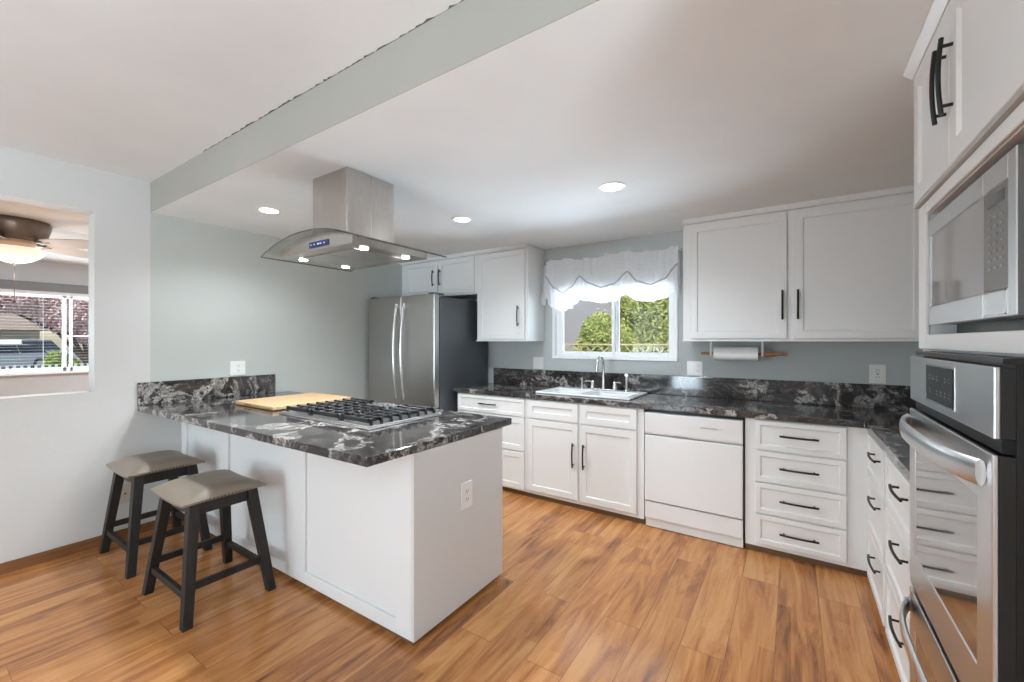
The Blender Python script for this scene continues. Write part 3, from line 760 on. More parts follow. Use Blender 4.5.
# stool side: shaker frame, stiles and rails proud of the panels
def skewbox(bm, a, b, c, d, th=.016):
    prism(bm, [(a, FYp(a)-th), (b, FYp(b)-th), (b, FYp(b)-.0005), (a, FYp(a)-.0005)], c, d, 'z')
for a, b in ((-1.525, -1.424), (-2.352, -2.25), (-2.44, -2.3525), (-3.235, -3.14), (-3.33, -3.2355), (XL+.004, XL+.085)):
    bm = B(); skewbox(bm, a, b, .03, .872); t.part('stile', bm, M_CAB, bevel=.003)
for a, b in ((-2.2495, -1.5255), (-3.1395, -2.4405), (XL+.0855, -3.3305)):
    bm = B(); skewbox(bm, a, b, .03, .095); t.part('rail', bm, M_CAB, bevel=.003)
    bm = B(); skewbox(bm, a, b, .815, .872); t.part('rail', bm, M_CAB, bevel=.003)
t.part('end_panel', BX(PX_-.0195, PX_, FYp(PX_)-.016, 2.01, .03, .872, bev=.002), mat('end_panel_white', (.66, .665, .66), .3))
bm = B(); box(bm, XL+.02, PX_-.03, PY0+.001, PY0+.015, 0, .0345); box(bm, PX_-.042, PX_-.03, PY0+.015, PY1-.1, 0, .0345)
t.part('toe_kick', bm, M_KICK)
for a, b in ((-3.86, -3.05), (-3.04, -2.25), (-2.24, -1.44)):
    bm = B(); shaker(bm, (b, PY1+.0005, .08), (-1, 0, 0), (0, 1, 0), b-a-.01, .76); t.part('door', bm, M_CAB)
plate('wall_outlet', 'white outlet on the end panel of the peninsula', (PX_, 1.681, .582), (1, 0, 0), 'outlet', w=.086, h=.135)
t = Thing('peninsula_countertop', 'black veined granite peninsula top with overhang above the stools', 'countertop', (-2.6, 1.6, .874))
bm = B(); prism(bm, [(XL+.0015, 1.022), (-1.402, 1.070), (-1.402, 2.106), (XL+.0015, 2.106)], .8735, .914, 'z')
t.part('slab', bm, M_GRAN, bevel=.006)
t.part('backsplash', BX(XL+.0015, XL+.022, 1.020, 1.975, .9145, 1.078, bev=.002), M_GRAN)

# cooktop
CX_a, CX_b, CYa, CYb = -2.70, -1.82, 1.40, 1.945
t = Thing('gas_cooktop', 'stainless gas cooktop with black cast grates set in the peninsula', 'cooktop', ((CX_a+CX_b)/2, 1.67, .914))
bm = B(); box(bm, CX_a, CX_b, CYa, CYb, .9146, .921, bev=.003); box(bm, CX_a+.012, CX_b-.012, CYa+.012, CYb-.012, .921, .929, bev=.004)
t.part('tray', bm, M_STEEL)
def grate(xa, xb, ya, yb, n):
    bm = B(); z = .957; h = .011; w = .012
    for k in range(n):
        y = ya+.02+(yb-ya-.04)*k/(n-1)
        tall = k in (0, n-1)
        box(bm, xa+.004, xb-.004, y-w/2, y+w/2, z-h-(.006 if tall else 0), z+.006, bev=.002, seg=1)
        for x, s in ((xa, 1), (xb, -1)):
            P = [(x, .9295), (x+s*.006, .957), (x+s*.014, .966), (x+s*.026, .966), (x+s*.03, .957), (x+s*.016, .945), (x+s*.013, .9295)]
            prism(bm, P, y-w*.5, y+w*.5, 'y')
    for x in (xa+.055, (xa+xb)/2, xb-.055): box(bm, x-.006, x+.006, ya+.02, yb-.02, z-.010, z+.002, bev=.002, seg=1)
    return bm
t.part('grate', grate(CX_a+.022, -2.415, CYa+.02, CYb-.02, 8), M_GRATE)
t.part('grate', grate(-2.408, -2.115, CYa+.02, CYb-.17, 6), M_GRATE)
t.part('grate', grate(-2.108, CX_b-.022, CYa+.02, CYb-.02, 8), M_GRATE)
for x, y, r in ((-2.55, 1.53, .045), (-2.55, 1.81, .035), (-2.26, 1.6, .055), (-1.97, 1.53, .035), (-1.97, 1.81, .045)):
    bm = B(); lathe(bm, (x, y, .9292), [(r, 0), (r, .008), (r*.8, .010), (r*.8, .016), (r*.7, .019), (0, .019)], 20); t.part('burner', bm, M_GRATE, smooth=True)
for k in range(5):
    bm = B(); lathe(bm, (-2.37+k*.055, 1.87, .9292), [(.019, 0), (.018, .004), (.015, .006), (.014, .026), (.011, .028), (0, .028)], 16); t.part('knob', bm, M_STEEL, smooth=True)

# cutting board
t = Thing('cutting_board', 'rectangular light maple cutting board left of the cooktop', 'cutting board', (-3.1, 1.74, .9145))
bm = B(); box(bm, -3.36, -2.835, 1.43, 2.03, .9165, .944, bev=.007, seg=3)
t.part('board', bm, M_BOARD)
bm = B(); box(bm, -3.22, -3.12, 1.4292, 1.4298, .927, .934); t.part('stamped_mark', bm, mat('burnt_stamp', (.25, .12, .05), .7))

# ------------------------------------------------------------------ range hood
HX, HY = -2.143, 1.545
t = Thing('range_hood', 'stainless island range hood with curved glass canopy over the cooktop', 'range hood', (HX, HY, 1.86))
def ring_box(bm, x0, x1, y0, y1, z0, z1): box(bm, x0, x1, y0, y1, z0, z1, bev=.002, seg=1)
bm = B(); ring_box(bm, -2.302, -1.984, 1.387, 1.545, 1.952, ZK-.0015); t.part('chimney', bm, M_STEELH)
bm = B(); ring_box(bm, -2.302, -1.984, 1.5465, 1.707, 1.952, ZK-.0015); t.part('chimney', bm, M_STEELH)
ar = lambda x: 1.862+.088*(1-((x-HX)/.455)**2)
bm = B(); N = 40
xs = [HX-.452+.904*i/N for i in range(N+1)]
g = [[bm.verts.new((x, y, ar(x)+z)) for x in xs] for y, z in ((1.24, 0), (1.85, 0), (1.85, .006), (1.24, .006))]
for i in range(N):
    for a in range(4): bm.faces.new((g[a][i], g[a][i+1], g[(a+1) % 4][i+1], g[(a+1) % 4][i]))
bm.faces.new([g[a][0] for a in range(4)]); bm.faces.new([g[a][N] for a in range(4)][::-1])
for f in bm.faces:
    c = f.calc_center_median(); f.normal_update()
    f.material_index = 0 if abs(f.normal.z) > .5 else 1
canopy = t.part('glass_canopy', bm, [M_HOODGL, M_HOODEDGE])
bm = B(); N = 24; x0, x1 = -2.47, -1.80
top = [(x0+(x1-x0)*i/N, ar(x0+(x1-x0)*i/N)-.002) for i in range(N+1)]
prism(bm, [(x1, 1.858), (x0, 1.858)]+[(x, max(z, 1.861)) for x, z in top], 1.29, 1.80, 'y')
t.part('body', bm, M_STEELH)
bm = B(); box(bm, x0+.10, HX-.005, 1.37, 1.73, 1.854, 1.8575, bev=.001, seg=1); box(bm, HX+.005, x1-.10, 1.37, 1.73, 1.854, 1.8575, bev=.001, seg=1)
t.part('filter', bm, M_STEEL)
disp = t.part('display', BX(-2.17, -1.995, 1.286, 1.2895, 1.873, 1.903, bev=.001), M_LCD)
bm = B()
for k, w in enumerate((.008, .008, .022, .008, .008)): box(bm, -2.155+k*.03, -2.155+k*.03+w, 1.2848, 1.2858, 1.885, 1.892)
t.part('display_digits', bm, M_LCDON, disp)
for x in (-2.425, -1.862):
    for y in (1.403, 1.687):
        bm = B(); lathe(bm, (x, y, 1.8525), [(.023, 0), (.023, .0035), (.020, .005)], 20); l = t.part('spotlight', bm, M_HOODLED)
        lamp('hood_spot', 'SPOT', (x, y, 1.848), 24, (.93, .97, 1), (0, 0, 0), spot_size=math.radians(150), spot_blend=.5, shadow_soft_size=.03)

# ------------------------------------------------------------------ recessed ceiling lights
t0 = Thing('recessed_light', 'lit round recessed ceiling light left of the range hood', 'ceiling light', (-3.113, 1.546, ZK), 'recessed lights in the kitchen ceiling')
bm = B(); lathe(bm, (-3.113, 1.546, ZK-.006), [(.062, 0), (.078, .001), (.080, .0055)], 28); t0.part('trim_ring', bm, M_WHITEPL, smooth=True)
bm = B(); lathe(bm, (-3.113, 1.546, ZK-.009), [(.052, 0), (.060, .0025)], 28); t0.part('lens', bm, M_LAMPON)
for (x, y, lb) in ((-2.111, 2.48, 'lit round recessed ceiling light between the hood and the window wall cabinets'), (-.912, 2.461, 'lit round recessed ceiling light right of the hood, nearest the oven')):
    c = copy_tree(t0.o); c.location = (x, y, ZK); c['label'] = lb
for x, y in ((-3.113, 1.546), (-2.111, 2.48), (-.912, 2.461)):
    lamp('can_light', 'SPOT', (x, y, ZK-.02), 46, (.86, .94, 1), (0, 0, 0), spot_size=math.radians(150), spot_blend=.7, shadow_soft_size=.06)

# ------------------------------------------------------------------ fridge
t = Thing('fridge', 'stainless french-door fridge with a dark grey side in the back left corner', 'fridge', (-3.29, 3.35, 0))
x0, x1, yd, yb = -3.775, -2.812, 2.905, 2.972
t.part('body', BX(x0+.006, x1-.001, yb+.004, YB-.03, .02, 1.80, bev=.004), M_FRSIDE)
for a, b in ((x0, -3.268), (-3.262, x1)):
    d = t.part('door', BX(a, b, yd, yb, .735, 1.824, bev=.010), M_FRIDGE)
    hx = -3.318 if a < -3.5 else -3.212
    bm = B(); s = [(-1+2*k/12) for k in range(13)]
    tube(bm, [(hx+(-.0 if a < -3.5 else 0), yd-.018-.042*(1-q*q), 1.275+.47*q) for q in s], .013, 10)
    for q in (-1, 1): box(bm, hx-.014, hx+.014, yd-.03, yd-.0005, 1.275+.455*q-.025, 1.275+.455*q+.025, bev=.005)
    t.part('handle', bm, mat('satin_silver_handle', (.72, .72, .71), .25, .9), d, smooth=True)
d = t.part('freezer_drawer', BX(x0, x1, yd, yb, .06, .728, bev=.010), M_FRIDGE)
bm = B(); tube(bm, [(x0+.1+(x1-x0-.2)*k/12, yd-.02-.035*(1-(k/6-1)**2), .65) for k in range(13)], .013, 10); t.part('handle', bm, M_STEEL, d, smooth=True)
bm = B(); box(bm, x0+.02, x0+.09, yd+.01, yb+.09, 1.8245, 1.838, bev=.003); box(bm, x1-.09, x1-.02, yd+.01, yb+.09, 1.8245, 1.838, bev=.003); t.part('hinge_cover', bm, M_FRSIDE)
bm = B()
for x in (x0+.06, x1-.06):
    for y in (3.05, 3.65): box(bm, x-.02, x+.02, y-.02, y+.02, 0, .02)
t.part('feet', bm, M_BLKPL)

# ------------------------------------------------------------------ oven tower on the right
TY0, TY1 = .62, 1.957
t = Thing('oven_tower_cabinet', 'tall white cabinet housing the microwave and wall oven on the right', 'cabinet', (.68, 1.3, 0))
OVY0, OVY1 = 1.166, 1.845
bm = B()
box(bm, FX, XR-.003, 1.872, TY1, .045, 1.80)          # left stile and side
box(bm, FX, XR-.003, TY0, 1.150, .045, 1.80) # near side
box(bm, FX, XR-.003, 1.155, 1.872, 1.344, 1.392)   # shelf between the appliances
box(bm, FX, XR-.003, 1.155, 1.872, 1.782, 1.80)
box(bm, FX, XR-.003, 1.155, 1.872, .045, .16)
box(bm, XR-.02, XR-.003, 1.155, 1.872, .16, 1.78)
t.part('body', bm, M_CAB)
bm = B(); y0, y1 = 1.12, TY1
x0, x1 = FX-.010, FX-.0005
box(bm, x0, x1, 1.866, y1, 1.349, 1.822, bev=.002, seg=1); box(bm, x0, x1, .62, 1.152, 1.349, 1.822, bev=.002, seg=1)
box(bm, x0, x1, 1.152, 1.866, 1.349, 1.395, bev=.002, seg=1); box(bm, x0, x1, 1.152, 1.866, 1.785, 1.822, bev=.002, seg=1)
t.part('microwave_surround', bm, M_CAB)
t.part('toe_kick', BX(FX+.02, FX+.04, TY0, TY1, 0, .0445), M_KICK)

UT = Thing('tower_wall_cabinet', 'white two-door cabinet at the top right above the microwave', 'cabinet', (.68, 1.4, 1.836))
UT.part('body', BX(FX, XR-.003, .62, 1.957, 1.836, ZK-.0015), M_CAB)
UT.part('bottom_rail', BX(FX-.0195, FX-.0005, .62, 1.957, 1.8235, 1.8355), M_GREYRAIL)
for a, b, hy in ((1.577, 1.966, 1.600), (.98, 1.571, 1.540)):
    bm = B(); shaker(bm, (FX-.0005, b, 1.838), (0, -1, 0), NR, b-a, 2.275-1.838, th=.02, rail=.055)
    d = UT.part('door', bm, M_CAB)
    UT.part('handle', handle((FX-.0205, hy, 2.066), (0, 0, 1), NR, .20, .0055, .028, .006), M_BLACK, d)
bm = B(); prism(bm, [(FX-.0005, 2.277), (FX-.022, 2.279), (FX-.045, ZK-.01), (FX-.045, ZK-.0015), (FX-.0005, ZK-.0015)], .62, 1.985, 'y')
for v in bm.verts: pass
UT.part('crown_moulding', bm, M_CAB)

# microwave
t = Thing('microwave', 'stainless microwave with a smoked window built in above the oven', 'microwave', (.6, 1.5, 1.393))
MX = FX-.004
t.part('body', BX(MX+.02, .86, 1.225, 1.855, 1.425, 1.755, bev=.004), M_STEEL)
t.part('feet', BX(.42, .8, 1.25, 1.84, 1.3955, 1.4245), M_BLKPL)
# door frame, window, control panel
bm = B()
box(bm, MX, MX+.0195, 1.40, 1.858, 1.425, 1.483, bev=.002, seg=1); box(bm, MX, MX+.0195, 1.40, 1.858, 1.705, 1.757, bev=.002, seg=1)
box(bm, MX, MX+.0195, 1.845, 1.858, 1.483, 1.705)
d = t.part('door', bm, M_STEEL)
t.part('window', BX(MX+.002, MX+.018, 1.4005, 1.8445, 1.4835, 1.7045), M_MWGLASS, d)
bm = B()
box(bm, MX, MX+.0195, 1.265, 1.3965, 1.425, 1.483, bev=.002, seg=1); box(bm, MX, MX+.0195, 1.265, 1.3965, 1.705, 1.757, bev=.002, seg=1)
box(bm, MX, MX+.0195, 1.225, 1.2645, 1.425, 1.757, bev=.002, seg=1)
t.part('side_trim', bm, M_STEEL)
cp = t.part('control_panel', BX(MX+.001, MX+.018, 1.265, 1.3965, 1.4835, 1.7045), M_MWPANEL)
bm = B()
for r in range(7):
    for c in range(3): box(bm, MX+.0002, MX+.0009, 1.29+c*.032, 1.305+c*.032, 1.53+r*.018, 1.535+r*.018)
t.part('keypad_print', bm, M_LEGEND, cp)
t.part('display', BX(MX+.0002, MX+.0009, 1.285, 1.375, 1.668, 1.692), mat('dark_display', (.06, .065, .08), .1), cp)
bm = B()
for a, b, c, e in ((1.272, 1.39, 1.430, 1.433), (1.272, 1.39, 1.478, 1.481), (1.272, 1.275, 1.430, 1.481), (1.387, 1.39, 1.430, 1.481)): box(bm, MX-.0015, MX-.0003, a, b, c, e)
t.part('open_button', bm, M_CHROME, cp)

# wall oven
t = Thing('wall_oven', 'stainless double wall oven with curved bar handles in the right tower', 'oven', (.6, 1.5, .2))
OX = .315
t.part('body', BX(OX+.03, .92, OVY0+.004, OVY1-.004, .18, 1.342), M_OVSIDE)
bm = B(); box(bm, OX+.012, OX+.05, OVY0, OVY1, 1.331, 1.3425, bev=.001, seg=1); t.part('vent_trim', bm, M_OVSIDE)
cp = t.part('control_panel', BX(OX, OX+.009, OVY0, OVY1, 1.19, 1.326, bev=.002), M_STEEL)
t.part('panel_core', BX(OX+.0093, OX+.029, OVY0+.002, OVY1-.002, 1.191, 1.325), M_OVSIDE, cp)
t.part('display_frame', BX(OX-.002, OX-.0004, 1.392, 1.648, 1.210, 1.312), M_CHROME, cp)
t.part('display', BX(OX-.004, OX-.0022, 1.397, 1.630, 1.215, 1.307), M_BLKPL, cp)
bm = B()
for r in range(2):
    for c in range(6):
        if (r, c) in ((0, 4), (1, 2)): continue
        box(bm, OX-.0047, OX-.0041, 1.415+c*.034, 1.427+c*.034, 1.235+r*.037, 1.238+r*.037)
        box(bm, OX-.0047, OX-.0041, 1.418+c*.034, 1.424+c*.034, 1.243+r*.037, 1.247+r*.037)
t.part('display_print', bm, M_LEGEND, cp)
t.part('vent_slot', BX(OX+.012, OX+.0295, OVY0+.004, OVY1-.004, 1.163, 1.1895), M_BLKPL)
def oven_door(z0, z1, gz0, gz1, hz, hs=1):
    bm = B(); xa, xb = OX-.002, OX+.007
    ys_ = [OVY0, 1.247, 1.772, OVY1]
    V = {}
    zs_ = [z0, gz0, gz1, z1]
    # frame of the door built as welded cells in the y-z plane
    def v(i, j, k):
        q = (i, j, k)
        if q not in V: V[q] = bm.verts.new((xb if k else xa, ys_[i], zs_[j]))
        return V[q]
    F = {(i, j) for i in range(3) for j in range(3)} - {(1, 1)}
    for i, j in F:
        for k in (0, 1): bm.faces.new((v(i, j, k), v(i+1, j, k), v(i+1, j+1, k), v(i, j+1, k)))
        for di, dj, e in ((-1, 0, ((i, j), (i, j+1))), (1, 0, ((i+1, j), (i+1, j+1))), (0, -1, ((i, j), (i+1, j))), (0, 1, ((i, j+1), (i+1, j+1)))):
            if (i+di, j+dj) not in F:
                a, b = e; bm.faces.new((v(*a, 0), v(*b, 0), v(*b, 1), v(*a, 1)))
    d = t.part('door', bm, M_STEEL, bevel=.003)
    t.part('door_core', BX(xb+.0003, OX+.029, OVY0+.002, OVY1-.002, z0+.002, z1-.002), M_OVSIDE, d)
    t.part('oven_window', BX(xa+.002, xb-.001, 1.2475, 1.7715, gz0+.0005, gz1-.0005), M_OVGLASS, d)
    # wide curved handle: a flat bar bowing outwards
    bm = B(); n = 24; rings = []
    for k in range(n+1):
        s = -1+2*k/n; y = 1.508+.315*s
        out = .040*(1-abs(s)**3.2)+.008
        c = Vector((xa-out, y, hz))
        R = []
        for a in range(12):
            al = 2*PI*a/12; R.append(bm.verts.new(c+Vector((.008*math.cos(al), 0, .026*math.sin(al)))))
        rings.append(R)
    for i in range(n):
        for a in range(12): bm.faces.new((rings[i][a], rings[i][(a+1) % 12], rings[i+1][(a+1) % 12], rings[i+1][a]))
    bm.faces.new(rings[0][::-1]); bm.faces.new(rings[-1])
    for y in (1.205, 1.825):
        box(bm, xa-.016, xa-.0005, y-.010, y+.010, hz-.019, hz+.019, bev=.003)
    t.part('handle', bm, M_STEEL, d, smooth=True)
oven_door(.605, 1.160, .715, 1.057, 1.118)
t.part('vent_slot', BX(OX+.012, OX+.0295, OVY0+.004, OVY1-.004, .586, .604), M_BLKPL)
oven_door(.165, .585, .23, .48, .535)

# ------------------------------------------------------------------ stools
SC = (-2.67, 1.01)
t = Thing('counter_stool', 'taupe leather saddle stool nearer the camera, in front of the peninsula', 'stool', (SC[0], SC[1], 0), 'saddle stools at the peninsula')
cx, cy = SC
def saddle(s, q, edge=0):
    return .018*abs(s)**2.2
# legs
zt = .548
legs = {}
for sx in (-1, 1):
    for sy in (-1, 1):
        p1 = (cx+sx*.165, cy+sy*.135, zt+.012); p0 = (cx+sx*.260, cy+sy*.196, 0)
        bm = B(); beam(bm, p0, p1, .042, .042, .050, .050); t.part('leg', bm, M_STOOLW, bevel=.003)
        legs[sx, sy] = (Vector(p0), Vector(p1))
def at(sx, sy, z):
    a, b = legs[sx, sy]; return a+(b-a)*(z/b.z)
# stretchers
for (A, Bq, z) in (((-1, -1), (1, -1), .135), ((-1, 1), (1, 1), .135), ((1, -1), (1, 1), .175), ((-1, -1), (-1, 1), .175)):
    a, b = at(*A, z), at(*Bq, z); d = (b-a).normalized(); a2, b2 = a+d*.019, b-d*.019
    bm = B()
    if abs(d.x) > abs(d.y): box(bm, a2.x, b2.x, a.y-.011, a.y+.011, z-.017, z+.017, bev=.002)
    else: box(bm, a.x-.011, a.x+.011, a2.y, b2.y, z-.017, z+.017, bev=.002)
    t.part('stretcher', bm, M_STOOLW)
# apron: curved (saddle) on the two long sides, straight at the ends
for sy in (-1, 1):
    bm = B(); n = 16; y = cy+sy*.135
    pts = [(cx-.142+.284*k/n) for k in range(n+1)]
    top = [(x, .562-.026*(1-((x-cx)/.19)**2)) for x in pts]; bot = [(x, .515-.03*(1-((x-cx)/.16)**2)+.01) for x in pts[::-1]]
    prism(bm, top+bot, y-.010, y+.010, 'y'); t.part('apron', bm, M_STOOLW)
for sx in (-1, 1):
    t.part('apron', BX(cx+sx*.168-.010, cx+sx*.168+.010, cy-.112, cy+.112, .50, .560), M_STOOLW)
# cushion
bm = B(); nx, ny = 28, 20; HXs, HYs = .212, .188
def sad(s): return -.020*(1-abs(s)**2.4)
def top_z(s, q):
    e = (1-abs(s)**4)*(1-abs(q)**3.4)
    return .578+sad(s)+.063*e**.6
G = {}
for i in range(nx+1):
    for j in range(ny+1):
        s, q = -1+2*i/nx, -1+2*j/ny
        pin = 1+.045*abs(s*q)**3
        G[i, j] = bm.verts.new((cx+HXs*s*pin, cy+HYs*q*pin, top_z(s, q)))
for i in range(nx):
    for j in range(ny): bm.faces.new((G[i, j], G[i+1, j], G[i+1, j+1], G[i, j+1]))
loop = [(i, 0) for i in range(nx+1)]+[(nx, j) for j in range(1, ny+1)]+[(i, ny) for i in range(nx-1, -1, -1)]+[(0, j) for j in range(ny-1, 0, -1)]
low = []
for i, j in loop:
    s, q = -1+2*i/nx, -1+2*j/ny; v = G[i, j].co
    low.append(bm.verts.new((cx+(v.x-cx)*.985, cy+(v.y-cy)*.985, .566+sad(s))))
n = len(loop)
for k in range(n): bm.faces.new((G[loop[k]], low[k], low[(k+1) % n], G[loop[(k+1) % n]]))
b2 = {}
for (i, j), v in zip(loop, low): b2[i, j] = v
for i in range(nx+1):
    for j in range(ny+1):
        if (i, j) not in b2:
            s, q = -1+2*i/nx, -1+2*j/ny; b2[i, j] = bm.verts.new((cx+HXs*s*.985, cy+HYs*q*.985, .566+sad(s)))
for i in range(nx):
    for j in range(ny): bm.faces.new((b2[i, j], b2[i, j+1], b2[i+1, j+1], b2[i+1, j]))
seat = t.part('seat', bm, M_LEATH, smooth=True)
bm = B()
def nail(x, y, z, ax):
    lathe(bm, (x, y, z), [(.0048, 0), (.0036, ax[1]*.0025), (0, ax[1]*.0035)], 6, ax[0])
for k in range(22):
    y = cy-.182+.364*k/21
    nail(cx+HXs*.992, y, .574, ('x', 1)); nail(cx-HXs*.992, y, .574, ('x', -1))
t.part('nailheads', bm, M_NAIL, seat)
c = copy_tree(t.o); c.location = (-3.475, 1.01, 0); c['label'] = 'taupe leather saddle stool against the white wall, left of the other stool'

# ------------------------------------------------------------------ living room things
FCX, FCY = -6.2, .72
t = Thing('ceiling_fan', 'white-bladed ceiling fan with a lit glass dome seen through the wall opening', 'ceiling fan', (FCX, FCY, ZL))
bm = B(); lathe(bm, (FCX, FCY, ZL-.19), [(.15, 0), (.20, .015), (.225, .06), (.245, .13), (.25, .17), (.24, .1885)], 32); t.part('motor_housing', bm, M_FANB, smooth=True)
bm = B(); lathe(bm, (FCX, FCY, ZL-.25), [(.10, 0), (.135, .01), (.15, .03), (.145, .0595)], 24); t.part('light_fitter', bm, mat('mottled_copper_fitter', (.62, .42, .3), .35, .2), smooth=True)
bm = B(); lathe(bm, (FCX, FCY, ZL-.405), [(0, 0), (.05, .004), (.12, .03), (.175, .07), (.215, .125), (.21, .14), (.13, .152)], 32); t.part('glass_dome', bm, M_DOME, smooth=True)
bm = B(); lathe(bm, (FCX, FCY, ZL-.425), [(0, 0), (.014, .004), (.016, .012), (.007, .0195)], 12); t.part('finial', bm, M_FANB, smooth=True)
bm = B(); tube(bm, [(FCX+.01, FCY, ZL-.426), (FCX+.01, FCY, ZL-.76)], .0025, 6); lathe(bm, (FCX+.01, FCY, ZL-.79), [(0, 0), (.014, .008), (.009, .03)], 8); t.part('pull_chain', bm, M_FANB)
for k in range(5):
    a = math.radians(44+72*k); u = Vector((math.cos(a), math.sin(a), 0)); w = Vector((-u.y, u.x, 0)); c0 = Vector((FCX, FCY, ZL-.205))
    bm = B(); out = []
    prof = [(.24, .05), (.30, .065), (.45, .074), (.60, .078), (.68, .066), (.715, .035), (.725, 0)]
    for r, h in prof: out.append((r, h))
    for r, h in prof[::-1][1:]: out.append((r, -h))
    A = [bm.verts.new(c0+u*r+w*h+Vector((0, 0, -.025*(h/.07)))) for r, h in out]; Bv = [bm.verts.new(v.co+Vector((0, 0, .007))) for v in A]
    bm.faces.new(A); bm.faces.new(Bv[::-1])
    for i in range(len(A)): bm.faces.new((A[i], Bv[i], Bv[(i+1) % len(A)], A[(i+1) % len(A)]))
    bl = t.part('blade', bm, M_FANW)
    bm = B(); p = c0+Vector((0, 0, .012)); tube(bm, [p+u*.17, p+u*.22, p+u*.29], [.014, .010, .016], 8); t.part('blade_bracket', bm, M_FANB, bl)
lamp('fan_lamp', 'POINT', (FCX, FCY, ZL-.52), 7, (1, .93, .84), shadow_soft_size=.12)
lamp('added_living_fill', 'AREA', (-6.6, 2.6, ZL-.05), 80, (.86, .94, 1), (0, 0, 0), shape='SQUARE', size=1.2)  # unseen fill added under the ceiling to brighten the living room
bm = B(); box(bm, -7.5, -7.05, 1.05, 1.42, ZL-.012, ZL-.001, bev=.003)
for k in range(6): box(bm, -7.47, -7.08, 1.085+k*.052, 1.11+k*.052, ZL-.016, ZL-.012)
single('ceiling_vent', bm, mat('grey_vent_metal', (.45, .45, .44), .5), 'rectangular ceiling vent in the living room beyond the fan', 'vent', (-7.3, 1.25, ZL))
t = Thing('window_blind', 'white horizontal blind over the living room window', 'blind', (XLL+.04, .6, LZ1))
bm = B()
for k in range(26):
    z = LZ0+.02+k*.042; box(bm, XLL+.012, XLL+.026, LY0-.03, LY1+.03, z, z+.002)
t.part('slats', bm, M_FANW)
t.part('headrail', BX(XLL+.005, XLL+.05, LY0-.04, LY1+.04, LZ1-.02, LZ1+.03), M_FANW)
bm = B()
for y in (-1.0, 0.1, 1.31, 2.2): box(bm, XLL+.035, XLL+.037, y, y+.006, LZ0+.01, LZ1)
t.part('ladder_cords', bm, M_FANW)
single('window_cornice', BX(XLL+.003, XLL+.085, LY0-.12, LY1+.12, LZ1+.032, LZ1+.15, bev=.004), M_VALGREY, 'dark grey cornice band across the top of the living room window', 'cornice', (XLL+.04, .6, LZ1+.03))
lamp_fixture = None

# ------------------------------------------------------------------ outdoors
GZ = -.25
bm = B(); box(bm, -95, 12, -30, 60, GZ-.2, GZ); g = single('yard', bm, M_GROUND, 'dry ground outside the house', 'ground', (0, 0, GZ)); g['kind'] = 'structure'; del g['category']; g.name = 'ground'
bm = B(); box(bm, -50, -32, -30, 60, GZ+.001, GZ+.02); g = struct('road', bm, M_ASPH)
bm = B(); box(bm, -31.9, -10.5, -30, 40, GZ+.001, GZ+.015); g = struct('lawn', bm, M_LAWN)
def foliage(bm, c, R, n, s, rnd, shell=.55):
    c = Vector(c)
    for _ in range(n):
        while True:
            p = Vector((rnd.uniform(-1, 1), rnd.uniform(-1, 1), rnd.uniform(-1, 1)))
            if shell < p.length < 1: break
        p = c+Vector((p.x*R[0], p.y*R[1], p.z*R[2]))
        a = Vector((rnd.gauss(0, 1), rnd.gauss(0, 1), rnd.gauss(0, 1))).normalized(); b = a.orthogonal().normalized()
        q = s*rnd.uniform(.6, 1.3)
        bm.faces.new([bm.verts.new(p+a*q), bm.verts.new(p+b*q*.5), bm.verts.new(p-a*q*.8), bm.verts.new(p-b*q*.5)])
def shrub(name, label, cat, blobs, n, s, m, trunk, seed, group=None):
    rnd = random.Random(seed); cx_, cy_ = trunk[0], trunk[1]
    t = Thing(name, label, cat, (cx_, cy_, GZ), group)
    bm = B()
    for c, R in blobs: foliage(bm, c, R, n, s, rnd)
    t.part('foliage', bm, m)
    bm = B()
    for c, R in blobs:
        tube(bm, [(cx_, cy_, GZ), (cx_+(c[0]-cx_)*.3, cy_+(c[1]-cy_)*.3, GZ+(c[2]-GZ)*.5), c], [trunk[2], trunk[2]*.7, trunk[2]*.25], 7)
    t.part('trunk', bm, M_BARK, smooth=True)
shrub('garden_shrub', 'large yellow-green shrub filling the right pane of the kitchen window', 'shrub',
      [((-2.35, 8.3, 1.65), (.75, .8, .85)), ((-1.6, 8.5, 1.7), (1.0, .8, 1.1)), ((-.8, 8.3, 1.2), (.9, .8, 1.0)), ((-1.9, 8.0, .8), (1.1, .7, .8)), ((-2.5, 8.6, 2.05), (.7, .6, .6))], 6200, .036, M_LEAF, (-1.8, 8.4, .09), 3)
shrub('garden_shrub', 'smaller yellow-green shrub in the left pane of the kitchen window', 'shrub',
      [((-2.72, 6.8, 1.42), (.36, .36, .46)), ((-2.85, 6.8, 1.05), (.36, .4, .55)), ((-2.45, 6.75, 1.15), (.4, .36, .55))], 4600, .030, M_LEAF, (-2.6, 6.8, .06), 5)
t = Thing('neighbour_house', 'grey stucco house seen behind the shrubs through the kitchen window', 'building', (-5.2, 11, GZ))
t.part('wall', BX(-12.5, -1.0, 10.5, 14.5, GZ, 3.9), M_STUCCO)
bm = B(); prism(bm, [(9.9, 3.9), (15.1, 3.9), (12.5, 5.4)], -13, -.5, 'x'); t.part('roof', bm, M_ROOF)
